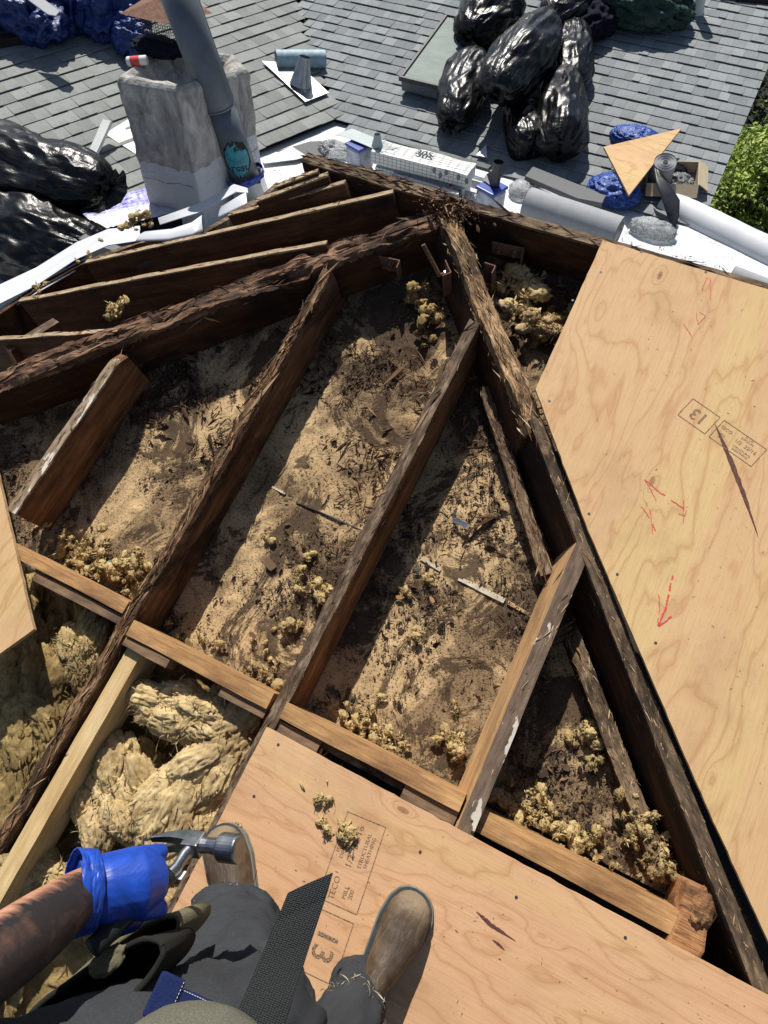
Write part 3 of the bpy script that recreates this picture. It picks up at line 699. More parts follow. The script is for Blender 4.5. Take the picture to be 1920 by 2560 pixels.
# ================================================================== INSULATION AND DEBRIS
def fluff(name, pts, rad, mat, m4, n=3, amp=.45, fr=2.2, seed=0, flatz=.7, parent=None, **p):
    """a heap of crumpled lumps joined into one mesh"""
    rng = np.random.default_rng(seed); bv, bf = ico(n); pts = np.asarray(pts, float); vs, fs = [], []
    rad = np.broadcast_to(rad, (len(pts),)); R = rotm(rng, len(pts))
    for i, (c, r) in enumerate(zip(pts, rad)):
        off = rng.uniform(0, 50, 3); e = rng.uniform(.35, 1.6, 3)
        d = 1 + amp * (2.2 * (ridge(bv * fr + off, 3, seed) - .62)) + amp * .6 * (fbm(bv * fr * 3 + off, 2, seed + 1) - .5)
        v = (bv * d[:, None] * e) @ R[i].T * r; v[:, 2] *= flatz; vs.append(v + c); fs.append(bf + i * len(bv))
    return mk(name, np.concatenate(vs), np.concatenate(fs), mat, m4, parent, True, **p)
def curls(name, pts, rad, mat, m4, seed=0, parent=None, k=10, ln=.03, wr=(.12, .35), **p):
    """thin curled fibre flakes"""
    rng = np.random.default_rng(seed); n = len(pts); t = np.linspace(0, 1, k)
    pts = np.asarray(pts, float); L = rng.gamma(3, .33, n) * ln; wd = L * rng.uniform(*wr, n); cv = rng.uniform(-4, 4, n); tw = rng.uniform(-2.5, 2.5, n); R = rotm(rng, n)
    a = cv[:, None] * t; x = np.cumsum(np.cos(a), 1) / k * L[:, None]; y = np.cumsum(np.sin(a), 1) / k * L[:, None]
    wv = (wd[:, None] * np.sin(np.pi * (t * .9 + .07))); c_, s_ = np.cos(tw[:, None] * t), np.sin(tw[:, None] * t)
    A = np.stack([x, y + wv * c_ * .3, wv * s_], 2); B = np.stack([x, y - wv * c_ * .3, -wv * s_], 2)
    V = np.stack([A, B], 2).reshape(n, 2 * k, 3); V = np.einsum('nij,nkj->nki', R, V); V = V + pts[:, None]
    j = np.arange(k - 1); f = np.stack([2 * j, 2 * j + 1, 2 * j + 3, 2 * j + 2], 1)
    F = (f[None] + (np.arange(n) * 2 * k)[:, None, None]).reshape(-1, 4)
    return mk(name, V.reshape(-1, 3), F, mat, m4, parent, True, **p)
rg = np.random.default_rng(5)
def cloud(px, n, z, sx=.02, zs=.01):
    """points scattered along a pixel polyline on the deck-frame plane z"""
    q = np.array([DK(u, v, z) for u, v in px]); i = rg.integers(0, len(q) - 1, n) if len(q) > 1 else np.zeros(n, int); t = rg.random(n)[:, None]
    b = q[np.minimum(i + 1, len(q) - 1)]; P = q[i] * (1 - t) + b * t; P[:, :2] += rg.normal(0, sx, (n, 2)); P[:, 2] = z + np.abs(rg.normal(0, zs, n)); return P
def wool(name, px, n, z, sx, rmin, rmax, mat, label, seed, zs=.01, stuff=True, cat='insulation'):
    P = cloud(px, n, z, sx, zs); c = P.mean(0); m = dframe(c)
    n = int(n * 1.5); P = np.concatenate([P, P + rg.normal(0, sx * .8, P.shape) * [1, 1, .1]])[:n]; r = (rmin + (rmax - rmin) * rg.random(n) ** 2.2) * .66; o = thing(name, m, label, cat); fluff('lumps', P - c, r, mat, m, 3, .85, 2.6, seed, .6, parent=o, kind='stuff')
    i = rg.integers(0, n, n * 34); d = rg.normal(size=(n * 34, 3)); d /= np.linalg.norm(d, axis=1)[:, None]; d[:, 2] = np.abs(d[:, 2]) * .8
    curls('flakes', P[i] - c + d * (r[i] * .9)[:, None], .01, mat, m, seed, parent=o, ln=(rmin + rmax) * .42, k=7, wr=(.05, .22), kind='stuff')
zc = CZ + .012
wool('wool_crumbs', [(150, 1360), (230, 1400), (300, 1440), (360, 1400)], 75, zc, .035, .006, .020, M_INS, 'yellow wool crumbs heaped in the leftmost bay', 61, .018)
wool('wool_crumbs', [(390, 1560), (640, 1660), (700, 1690), (640, 1620), (720, 1560)], 26, zc, .02, .005, .013, M_INS, 'yellow wool crumbs along the block of the second bay', 62)
wool('wool_crumbs', [(745, 1470), (820, 1475)], 14, zc + .005, .013, .008, .016, M_INS, 'double yellow wool tuft beside the middle rafter', 63, stuff=False)
wool('wool_crumbs', [(860, 1775), (930, 1830), (1010, 1870)], 34, zc, .020, .006, .016, M_INS, 'yellow wool crumbs behind the clean block of the third bay', 64)
wool('wool_tuft', [(1125, 1840), (1150, 1870)], 16, zc, .016, .007, .014, M_INS, 'loose cluster of wool tufts near the painted rafter', 65, stuff=False)
wool('wool_crumbs', [(1270, 2000), (1330, 2040), (1420, 2080), (1500, 2130)], 70, zc, .026, .005, .017, M_INS, 'pale wool crumbs heaped in the right-hand bay', 66, .016)
wool('wool_crumbs', [(1560, 1990), (1640, 2130), (1680, 2190)], 44, zc + .04, .018, .005, .014, M_INS, 'wool crumbs along the right-hand ledger', 67, .016)
wool('wool_tuft', [(1470, 1820), (1470, 1880)], 16, zc, .018, .007, .015, M_INS, 'dull wool tuft on the ceiling beside the lower ledger', 68, stuff=False)
for i, (u, v, l) in enumerate([(1064, 1440, 'small wool tuft on the batten joint'), (1016, 1478, 'small wool tuft below the batten joint'), (1130, 1765, 'curled wool flake left of the painted rafter'), (740, 1560, 'stringy wool scrap near the middle rafter'), (1035, 1580, 'tiny wool scrap in the middle of the third bay'), (670, 1350, 'dark little wool scrap in the second bay'), (770, 1380, 'tiny curl of wool in the second bay')]):
    wool('wool_tuft', [(u, v), (u + 6, v + 8)], 5 if i < 4 else 3, zc, .007, .005, .011, M_INS, l, 80 + i, .004, False)
wool('wool_wad', [(745, 1900), (780, 1930), (800, 1955)], 26, -.028, .013, .014, .024, M_INS, 'thick yellow wool wad hanging over the plywood edge', 90, .01, False)
wool('wool_wad', [(730, 1880), (760, 1870)], 12, -.05, .014, .010, .018, M_INSP, 'brownish wool tuft left of the thick wad', 91, .01, False)
wool('wool_tuft', [(800, 1990), (808, 2010)], 5, .018, .006, .006, .011, M_INS, 'wool tuft lying on a knot of the front plywood', 92, .004, False)
wool('wool_tuft', [(868, 2065), (858, 2095), (900, 2070)], 12, .020, .006, .008, .014, M_INS, 'forked wool tuft on the plywood stamp', 93, .004, False)
wool('wool_tuft', [(812, 2070), (820, 2078)], 5, .018, .005, .006, .011, M_INS, 'small wool tuft left of the forked one on the stamp', 94, .004, False)
wool('wool_tuft', [(592, 2068), (598, 2075)], 5, .018, .004, .006, .010, M_INS, 'wool tuft beside the hammer face', 95, .004, False)
wool('wool_wad', [(1290, 700), (1330, 730), (1310, 790), (1360, 830)], 34, CZ + .03, .022, .014, .030, M_INSP, 'large pale wool wad in the dark pocket right of the peak', 96, .02, False)
wool('wool_crumbs', [(1380, 800), (1400, 840)], 30, CZ + .01, .025, .008, .016, M_INSD, 'dirty wool crumbs behind the large wad by the big plywood sheet', 97)
wool('wool_wad', [(1045, 750), (1070, 790), (1080, 850)], 16, CZ + .02, .018, .009, .018, M_INSD, 'dirty brown wool wad under the steel bracket', 98, .02, False)
wool('wool_crumbs', [(90, 722), (130, 715), (320, 560), (360, 545), (370, 570)], 30, -.08, .012, .005, .011, M_INS, 'wool crumbs along the white flashing at the left', 99)
wool('wool_crumbs', [(290, 800), (320, 760), (270, 790)], 12, -.12, .02, .008, .016, M_INS, 'wool bits between the left rafters', 100)

# thick batt of wool exposed in the lower left
bat = dframe((-.95, -.45, -.20))
def batt(u, v):
    x = -.95 + 1.42 * u; y = -.65 + 1.03 * v
    p = np.stack([x * 3.2, y * 3.2, x * 0], 1); a = fbm(p * 1.2, 3, 40)
    q = np.stack([x * 11 + 2.2 * a, (y + x * .8) * 6.5, x * 0], 1)
    z = .16 * (a - .5) + .075 * ridge(q, 4, 41) + .032 * ridge(q * 3.1, 3, 42) + .012 * ridge(q * 8, 3, 43) - .10
    return np.stack([x + .03 * np.sin(z * 70), y - .03 * np.cos(z * 60), z], 1)
V, F = grid(batt, 380, 300)
mk('insulation_batt', V, F, M_INSD, bat, smooth=True, label='dirty wool insulation filling the opening at the lower left', cat='insulation', kind='stuff')
P = np.array([DK(u, v, -.15) for u, v in [(430, 1760), (480, 1740), (500, 1790), (440, 1800), (380, 1800)]]); c = P.mean(0)
def pile(px, n, z, sx, zs, r0, r1, mat, label, seed, am=.55, fr=2.4):
    P = cloud(px, n, z, sx, zs); c = P.mean(0); m = dframe(c); r = rg.uniform(r0, r1, n)
    o = thing('wool_batt', m, label, 'insulation'); bv, bf = ico(5); rng = np.random.default_rng(seed); vs, fs = [], []
    q = np.array([DK(u, v, z) for u, v in px]); dr = N((q[-1] - q[0])[:2]) if len(q) > 1 else np.array([1., 0])
    for i in range(n):
        th = math.atan2(dr[1], dr[0]) + rng.normal(0, .35); off = rng.uniform(0, 60, 3); w_ = bv + .35 * (fbm(bv * 1.3 + off, 2, seed)[:, None] - .5)
        d = 1 + .30 * (fbm(w_ * 1.1 + off, 2, seed) - .5) * 2 + .42 * (ridge(w_ * [1.0, 3.6, 3.6] + off, 2, seed + 1) - .65) + .26 * (ridge(w_ * [3.5, 7, 7] + off, 3, seed + 2) - .6) + .10 * (ridge(w_ * [11, 17, 17] + off, 2, seed + 3) - .6)
        v = bv * d[:, None] * [1.55, .85, .72] * r[i]; c_, s_ = math.cos(th), math.sin(th); vs.append(np.stack([v[:, 0] * c_ - v[:, 1] * s_, v[:, 0] * s_ + v[:, 1] * c_, v[:, 2]], 1) + P[i] - c); fs.append(bf + i * len(bv))
    mk('wool_lumps', np.concatenate(vs), np.concatenate(fs), mat, None, o, True, kind='stuff')
    k = n * 46; i = rg.integers(0, n, k); d = rg.normal(size=(k, 3)); d /= np.linalg.norm(d, axis=1)[:, None]; d[:, 2] = np.abs(d[:, 2]) * .6
    curls('wool_flakes', P[i] - c + d * (r[i] * .95)[:, None], .01, mat, m, seed, parent=o, ln=.013, kind='stuff')
    k = n * 110; i = rg.integers(0, n, k); d = rg.normal(size=(k, 3)); d /= np.linalg.norm(d, axis=1)[:, None]; d[:, 2] = np.abs(d[:, 2]) * .6
    curls('wool_strands', P[i] - c + d * (r[i] * .97)[:, None], .01, mat, m, seed + 5, parent=o, k=7, ln=.026, wr=(.012, .05), kind='stuff')
pile([(385, 1800), (430, 1765), (500, 1770), (530, 1800), (470, 1830)], 26, -.10, .022, .012, .026, .042, M_INSP, 'round curly wool clump below the second bay', 111)
pile([(590, 1810), (560, 1880), (500, 1960), (440, 2010), (400, 2060)], 44, -.105, .03, .012, .030, .055, M_INSP, 'large cream wool batt torn open beside the front plywood', 112)
pile([(330, 1920), (290, 2000), (250, 2040), (350, 2020)], 28, -.13, .03, .012, .026, .044, M_INSP, 'ragged wool flap between the new joist and the cream batt', 113)
pile([(540, 2010), (470, 2080), (380, 2110)], 22, -.13, .03, .012, .028, .045, M_INSP, 'wool heap under the hammer', 114)
pile([(40, 2200), (110, 2150), (140, 2230), (480, 2230), (500, 2300), (440, 2330)], 40, -.14, .03, .012, .022, .040, M_INS, 'yellow wool around the gloved hand', 115)
pile([(230, 1560), (215, 1620), (200, 1680)], 18, -.12, .018, .01, .022, .036, M_INS, 'bright yellow wool strip in the sun left of the rotten rafter', 116)
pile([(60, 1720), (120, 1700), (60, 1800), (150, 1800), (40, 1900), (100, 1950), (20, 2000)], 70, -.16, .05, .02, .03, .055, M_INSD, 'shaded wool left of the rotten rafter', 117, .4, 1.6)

# loose chips, needles and grit over the ceiling
def litter(name, n, region, mat, label, lmin, lmax, seed, zoff=.004, aspect=(.10, .35), clump=0., flatness=.3):
    rng = np.random.default_rng(seed); x0, x1, y0, y1 = region; P = np.empty((0, 3))
    while len(P) < n:
        q = np.stack([rng.uniform(x0, x1, n * 3), rng.uniform(y0, y1, n * 3), np.zeros(n * 3)], 1)
        k = fbm(q * 6.5 + 3, 4, 77) if clump else np.ones(len(q)); q = q[(rng.random(len(q)) < np.clip((k - clump) * 5, 0.02, 1)) & (q[:, 0] - q[:, 1] > -2.28) & ~((q[:, 0] + q[:, 1] > .60) & (q[:, 1] < .88))]; P = np.concatenate([P, q])
    P = P[:n]; P[:, 2] = CZ + zoff + rng.uniform(0, .004, n); L = rng.gamma(2, .5, n) * (lmax - lmin) + lmin
    d = np.stack([rng.normal(size=n), rng.normal(size=n), rng.normal(0, flatness, n)], 1); R = euler_dir(d, rng.uniform(0, 6.3, n))
    sc = np.stack([L, L * rng.uniform(*aspect, n) + .0006, L * rng.uniform(.05, .2, n) + .0006], 1)
    c = np.array([(x0 + x1) / 2, (y0 + y1) / 2, CZ]); v, f = scatter(P - c, *SHARD, sc, R, .25, rng)
    return mk(name, v, f, mat, dframe(c), label=label, cat='debris', kind='stuff')
litter('rot_needles', 8000, (-2.1, .7, -.08, 1.4), M_SPLD, 'thin brown wood needles strewn over the ceiling boards', .002, .010, 201, .004, (.06, .2), .50)
litter('rot_chips', 3200, (-2.1, .7, -.08, 1.4), M_CHIP, 'dark wood chips and scraps over the ceiling boards', .003, .011, 202, .005, (.3, .8), .50)
litter('grit', 26000, (-2.1, .7, -.08, 1.4), M_GRAN, 'grit and dirt grains over the ceiling boards', .0008, .0028, 203, .004, (.6, 1.), .44)
litter('rot_splinters', 1000, (-1.3, -.5, .75, 1.38), M_SPLD, 'long dark splinters fallen below the peak', .006, .022, 204, .006, (.05, .16), .45, .35)
litter('rot_splinters', 700, (-.75, -.2, .45, 1.0), M_SPL, 'brown splinters heaped beside the upper ledger', .006, .026, 205, .008, (.06, .2), .35, .5)
litter('rot_splinters', 800, (-1.95, -1.0, .45, 1.0), M_SPLD, 'dark bark-like scraps below the crumbling beam', .006, .026, 206, .008, (.08, .3), .40, .4)
litter('tar_chips', 260, (.05, .5, -.09, .12), M_CHIP, 'black tar chips in the right-hand bay', .003, .010, 207, .010, (.5, .9))
p = DK(1128, 512, 0); rng = np.random.default_rng(88); k = 620; P = rng.normal(0, 1, (k, 3)) * [.045, .026, .006]; P[:, 2] = np.abs(P[:, 2]) - .006; ln = rng.gamma(2, .5, k) * .013
v_, f_ = scatter(P, *SHARD, np.stack([ln, ln * rng.uniform(.1, .4, k), ln * rng.uniform(.05, .2, k)], 1), rotm(rng, k), .25, rng)
mk('rot_heap', v_, f_, M_SPL, dframe(p), label='heap of crumbled rotten wood where the beams meet at the peak', cat='debris', kind='stuff')
# individually visible flakes
def flake(px, size, mat, label, seed, name='bark_flake', z=CZ + .012, cat='scrap'):
    rng = np.random.default_rng(seed); k = 9; an = np.linspace(0, 6.28, k, endpoint=False) + rng.uniform(-.2, .2, k)
    r = size * rng.uniform(.6, 1., k); pl = [(r[i] * math.cos(an[i]), r[i] * math.sin(an[i]) * .6) for i in range(k)]
    p = DK(*px, z); bevel(MB().prism(pl, 0, .003).make(name, mat, dframe(p, N((1, rng.uniform(-1, 1), rng.uniform(-.1, .1)))), label=label, cat=cat), .0008)
flake((675, 1412), .030, M_CHIP, 'black tar flake in the second bay', 1); flake((632, 1588), .016, M_RUST, 'reddish bark flake near the second block', 2)
flake((1045, 1425), .012, M_DKMET, 'grey chip on the batten joint', 3); flake((1080, 1500), .012, W_END, 'brown wood chip under the batten joint', 4)
flake((1000, 1494), .013, W_END, 'thin wood chip on the shadow line of the third bay', 5); flake((1360, 1935), .018, M_CHIP, 'black flake in the right-hand bay', 6)
flake((1540, 2060), .014, M_CHIP, 'black chip near the foot of the right-hand ledger', 7); flake((275, 1402), .006, M_TEAL, 'tiny blue plastic scrap in the leftmost bay', 8)
mb = MB(); mb.add([(-.022, .0, 0), (.022, -.006, .004), (.028, .010, .008), (-.024, .010, .003), (-.03, .03, .012), (-.018, .028, .014)], [(0, 1, 2, 3), (3, 5, 4)])
q = mb.make('foil_scrap', M_STEEL, dframe(DK(1148, 1310, CZ + .02)), label='bent shiny metal scrap in the third bay', cat='scrap'); s_ = q.modifiers.new('t', 'SOLIDIFY'); s_.thickness = .001
mb = MB(); mb.add([(-.0, .0, .002), (.05, -.006, .0), (.12, .0, .012), (.1, .03, .02), (.02, .035, .016)], [(0, 1, 4), (1, 2, 3, 4)])
M_BATTEN = flat('old_batten', (.50, .44, .33), .8, 0, .3, 40)
# batten joints on the ceiling
def strip(a, b, wd, mat, label, z=CZ + .006, th=.006, name='joint_batten'):
    A, B = DK(*a, z), DK(*b, z); board(name, A, B, wd, th, mat, label, 'batten', seed=int(a[0]))
strip((1148, 1443), (1262, 1500), .014, M_BATTEN, 'pale batten strip over a ceiling joint in the third bay'); strip((1270, 1505), (1330, 1540), .008, M_CEIL, 'thin edge of the ceiling joint beside the painted rafter')
strip((1052, 1398), (1100, 1428), .007, M_BATTEN, 'dirty white batten end in the third bay'); strip((678, 1216), (712, 1234), .007, M_BATTEN, 'short white batten end in the second bay'); strip((740, 1253), (905, 1325), .003, M_DKMET, 'dark ceiling joint line in the second bay')
# leaning stick, black metal bar
a, b = DK(1058, 612, -.02), DK(1100, 690, -.10); MB().tube([(0, 0, 0), tuple(b - a)], .007, 8).make('loose_stick', W_GREY, dframe(a), label='short grey stick leaning below the peak', cat='stick')
A_, B_ = HZ(350, 670, .10), HZ(430, 632, .16); m = frame(A_, B_ - A_); L = np.linalg.norm(B_ - A_)
o = thing('metal_hanger', m, 'black metal hanger lying across the long left rafter', 'bracket')
bevel(MB().box((L / 2, 0, 0), (L, .03, .004)).box((L / 2, .015, .008), (L, .003, .018)).box((L / 2, -.015, .008), (L, .003, .018)).make('channel', M_DKMET, None, o), .002)
MB().box((L * .45, 0, .008), (L * .75, .02, .012)).make('caulk_fill', M_CEIL, None, o)
#MORE#
# ================================================================== ON THE ROOFS
def px2r(px, p): return px * ((p - CAM) @ M[:, 2]) / FPX            # half-width in metres of px pixels at point p
def trash_bag(p1, p2, r, label, seed, squash=.85, flat_=.75, nrm=(0, 0, 1), group='black refuse bags', flare=.5, belly=.15):
    p1, p2 = np.asarray(p1), np.asarray(p2); c = (p1 + p2) / 2; L = np.linalg.norm(p2 - p1) / 2; m = frame(c, p2 - p1, nrm)
    v, f = ico(6); x = v[:, 0]; th = np.arctan2(v[:, 2], v[:, 1]); s = np.sqrt(np.maximum(0, 1 - x * x)); q = np.sign(s) * np.power(np.maximum(s, 1e-6), .48)
    y, z = np.cos(th), np.sin(th); cs = np.stack([np.cos(th), np.sin(th), x * 0], 1)
    low = fbm(np.stack([x * 1.6, y * 1.3, z * 1.3], 1) + seed, 3, seed) - .5
    fold = ridge(np.stack([y * 2.6 + x * .8, z * 2.6, x * .7], 1) + seed * 2, 2, seed + 1) - .6
    pleat = ridge(np.stack([y * 7, z * 7, x * .8 + seed], 1), 3, seed + 2) - .55
    diag = ridge(np.stack([x * 3.0 + y * 2., y * 1.5 - x, z * 2.2], 1) + seed, 2, seed + 4) - .62
    rr = q * (1 + .62 * low + .12 * fold * (.4 + .6 * s) + .13 * diag) + pleat * (.30 * np.exp(-(x + 1) * 3.0) + .10 * np.exp(-(1 - x) * 4)) * (q > .05)
    rr = rr * (1 + belly * x)
    X = x * L * (1 + .05 * low); Y = rr * y * r; Z = rr * z * r * squash
    Z = np.where(Z < -r * flat_, -r * flat_ + (Z + r * flat_) * .15, Z)
    o = thing('trash_bag', m, label, 'trash bag', group)
    mk('sack', np.stack([X, Y, Z], 1), f, M_BAG, None, o, True)
    # gathered neck
    k = 40; an = np.linspace(0, 2 * math.pi, k, endpoint=False); rings = []
    for i, (dx, rad) in enumerate([(.05, .30), (.0, .12), (-.05, .09), (-.12, .20 * flare * 2), (-.2, .34 * flare * 2)]):
        w_ = 1 + .45 * (ridge(np.stack([np.cos(an) * 4, np.sin(an) * 4, an * 0 + i * .3 + seed], 1), 3, seed) - .5) * 2
        rings.append(np.stack([np.full(k, -L + dx * r * 1.4) + .05 * r * (w_ - 1) * i, rad * r * w_ * np.cos(an), rad * r * w_ * np.sin(an) * .7], 1))
    V = np.concatenate(rings); F = np.array([(i * k + j, (i + 1) * k + j, (i + 1) * k + (j + 1) % k, i * k + (j + 1) % k) for i in range(4) for j in range(k)])
    mk('gathered_neck', V, F, M_BAG, None, o, True)
    return o
def rb(a, b, rp, up, label, seed, **k):
    pa, pb = RP(*a), RP(*b); r = px2r(rp, (pa + pb) / 2); pa, pb = RP(*a, off=up * r), RP(*b, off=up * r); return trash_bag(pa, pb, r * .94, label, seed, nrm=nR, **k)
rb((1172, 92), (1268, 2), 68, .85, 'black bag at the top left of the heap, knot facing the skylight', 301)
rb((1128, 312), (1188, 142), 57, .8, 'long black bag leaning on the skylight, knot at its lower end', 302)
rb((1440, 62), (1428, 210), 46, .9, 'black bag right of the big one, lit grey on its shoulder', 305)
rb((1368, 66), (1462, -22), 54, .85, 'black bag at the top border behind the heap', 304)
rb((1325, 378), (1288, 232), 48, .6, 'flat dark bag with a pointed corner between the two lower bags', 307, flare=.2, belly=-.3)
rb((1398, 376), (1412, 178), 60, .85, 'black bag at the lower right of the heap with radiating creases', 306, flare=.15, belly=-.18)
rb((1238, 236), (1368, 52), 68, 1.5, 'biggest black bag lying slanted on top of the heap', 303, flare=.3, belly=.05)
def wb(a, b, rp, z, label, seed, **k):
    pa, pb = HZ(*a, z), HZ(*b, z); r = px2r(rp, (pa + pb) / 2); return trash_bag(pa, pb, r, label, seed, **k)
wb((268, 470), (-80, 385), 92, ZW + .38, 'large shiny black bag at the left border, upper one of two', 308, flare=.7)
wb((262, 640), (-70, 560), 106, ZW + .20, 'large crumpled black bag at the left border, lower one of two', 309, flare=.3)
# corner tip of the lower right bag
def crumple(name, c, size, mat, label, seed, cat, group=None, amp=.5, fr=2., n=5, flatz=.6, m4=None, fine=.2):
    v, f = ico(n); d = 1 + amp * 1.6 * (ridge(v * fr + seed, 4, seed) - .6) + fine * (ridge(v * fr * 4 + seed, 3, seed + 1) - .5)
    V = v * d[:, None] * np.asarray(size); V[:, 2] = np.maximum(V[:, 2], -size[2] * flatz)
    return mk(name, V, f, mat, m4 if m4 is not None else frame(c), smooth=True, label=label, cat=cat, group=group)
M_JACK = m_cloth('dark_navy_cloth', (.012, .013, .022)); M_GREENT = m_plastic('dark_green_tarp', (.012, .045, .028), .4, 14, 1., .02)
p = RP(1485, 48, .06); crumple('crumpled_jacket', p, (.13, .20, .09), M_JACK, 'crumpled dark jacket beside the heap of bags', 4, 'jacket', fr=2.6)
p = RP(1585, 12, .09); crumple('green_tarp', p, (.30, .17, .13), M_GREENT, 'folded dark green tarp at the top border', 6, 'tarp', fr=2.4)
# skylight
def quadframe(pa, pb, pc, nrm): return frame(pa, pb - pa, nrm)
a = RP(1003, 196, .11); b = RP(1112, 232, .11); c = RP(1098, 36, .11); wS = np.linalg.norm(b - a) * 1.12; hS = (c - a) @ N(np.cross(nR, b - a))
m = frame(a, (1, 0, 0), nR); wS = .36; hS = abs((c - a) @ upR)
o = thing('skylight', m, 'skylight with dusty grey-green glass on the shingled roof', 'skylight')
MB().box((wS / 2, hS / 2, -.045), (wS, hS, .07)).make('curb', M_PIPE, None, o)
mb = MB(); t_ = .018
for cx_, cy_, w_, h_ in ((wS / 2, .0, wS + .03, t_), (wS / 2, hS, wS + .03, t_), (0, hS / 2, t_, hS - t_), (wS, hS / 2, t_, hS - t_)): mb.box((cx_, cy_, .0), (w_, h_, .03))
bevel(mb.make('frame', M_CEDGE, None, o), .003); MB().box((wS / 2, hS / 2, -.002), (wS - t_, hS - t_, .012)).make('pane', M_SKYG, None, o)
MB().box((wS / 2 - .03, -.05, -.108), (wS + .16, .12, .003)).make('apron_flashing', M_PIPE, None, o)
p0 = RP(1158, 45); MB().tube([(0, 0, 0), (.02, .03, .32)], .042, 20).make('flue_pipe', M_STEEL, frame(p0), label='shiny metal flue pipe behind the skylight', cat='flue')
# vent with flashing at the top right
p0 = RP(1738, 38, .006); m = frame(p0, (1, 0, 0), nR); o = thing('roof_vent', m, 'grey-white plumbing vent with a flat collar at the top right', 'vent')
MB().box((0, .02, 0), (.22, .16, .004)).make('collar', M_FOAM, None, o); MB().tube([(0, .03, 0), (0, .035, .05), (0, .05, .30)], [.05, .036, .034], 20).make('pipe', M_FOAM, None, o)
# felt at the ridge on the top right corner
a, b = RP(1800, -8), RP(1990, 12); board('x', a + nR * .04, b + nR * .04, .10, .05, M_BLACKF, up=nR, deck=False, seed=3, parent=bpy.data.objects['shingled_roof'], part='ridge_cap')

# parapet curb on the right and a wall under the rake
A0, A1 = HZ(1660, 512, ZW), HZ(2150, 745, ZW); m = frame(A0, A1 - A0); L = np.linalg.norm(A1 - A0)
def curb(u, v):
    an = np.pi * v; r = .085 * (1 + .1 * (fbm(np.stack([u * 9, v * 2, u * 0], 1), 3) - .5)); return np.stack([u * L, -np.cos(an) * r * 1.1, np.sin(an) * r], 1)
V, F = grid(curb, 60, 14); mk('roof_curb', V, F, M_WHITE, m, smooth=True, label='rounded white curb along the right edge of the flat roof', cat='curb')
fl = bpy.data.objects['flat_roof'].data
import bmesh
bm = bmesh.new(); bm.from_mesh(fl); kill = []
dcv = (A1 - A0)[:2]; nv_ = np.array([-dcv[1], dcv[0]])
for f_ in bm.faces:
    cc = f_.calc_center_median(); p = np.array([cc.x, cc.y])
    if (p - A0[:2]) @ nv_ > 0 and p[0] > A0[0]: kill.append(f_)
bmesh.ops.delete(bm, geom=kill, context='FACES'); bm.to_mesh(fl); bm.free()
V = [(xx, yy, zz) for xx in (-.04, .0) for (yy, zz) in ((-.02, -3.6), (2.6, -3.6), (2.6, .50), (-.02, -.03))]
mk('gable_wall', V, [(0, 1, 2, 3), (7, 6, 5, 4), (0, 3, 7, 4), (3, 2, 6, 7)], M_BLACKF, frame((xr - .05, pR[1], ZW)), label='dark gable wall below the right roof edge', cat='wall')  # wall added near-black for the deep shade under the rake

# tree on the right
def leaves(P, size, mat, m4, parent, name='leaf_mass', seed=0, droop=.5):
    rng = np.random.default_rng(seed); n = len(P); lv = np.array([[0, 0, 0], [.35, .22, .03], [1, 0, -.08], [.35, -.22, .03], [.5, .5, -.02], [.5, -.5, -.02]], float); lf = np.array([(0, 3, 2), (0, 2, 1), (0, 1, 4), (0, 5, 3)])
    d = np.stack([rng.normal(size=n), rng.normal(size=n), rng.normal(-droop, .4, n)], 1); R = euler_dir(d, rng.uniform(-1, 1, n)); s = rng.uniform(.6, 1.3, n)[:, None] * size * np.ones(3)
    v, f = scatter(P, lv, lf, s, R, 0, rng); return mk(name, v, f, mat, m4, parent, kind='stuff')
c = AT(1925, 450, 6.6); m = frame(c); o = thing('maple_tree', m, 'bright yellow-green tree beyond the right roof edge', 'tree')
rng = np.random.default_rng(9); cl = rng.normal(0, 1, (60, 3)) * [.38, .38, .30]; cl = cl[np.linalg.norm(cl / [.75, .75, .6], axis=1) < 1.15]
P = cl[rng.integers(0, len(cl), 9000)] + rng.normal(0, .10, (9000, 3)) * [1, 1, .55]
leaves(P, .055, M_LEAF, None, o, seed=4)
MB().tube([(0, 0, -.3), (.05, .1, -1.2), (.1, .1, -2.6)], [.03, .06, .10], 10).make('trunk', M_BARK, None, o)
for i in range(10):
    q = cl[i]; MB().tube([(0, 0, -.6), tuple(q * .5 + [0, 0, -.2]), tuple(q)], [.02, .012, .004], 6).make('branch', M_BARK, None, o)
M_DKLEAF = flat('shaded_foliage', (.010, .016, .006), .9, 0, .6, 3)  # near-black leaf colour stands for deep shade around the bright tree
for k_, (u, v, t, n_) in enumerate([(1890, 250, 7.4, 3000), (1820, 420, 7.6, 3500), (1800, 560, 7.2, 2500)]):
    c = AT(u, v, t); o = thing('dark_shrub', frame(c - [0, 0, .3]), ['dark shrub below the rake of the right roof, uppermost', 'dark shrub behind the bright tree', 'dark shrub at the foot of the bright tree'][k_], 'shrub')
    leaves(rng.normal(0, .38, (n_, 3)), .08, M_DKLEAF, None, o, 'foliage', seed=k_, droop=.2)

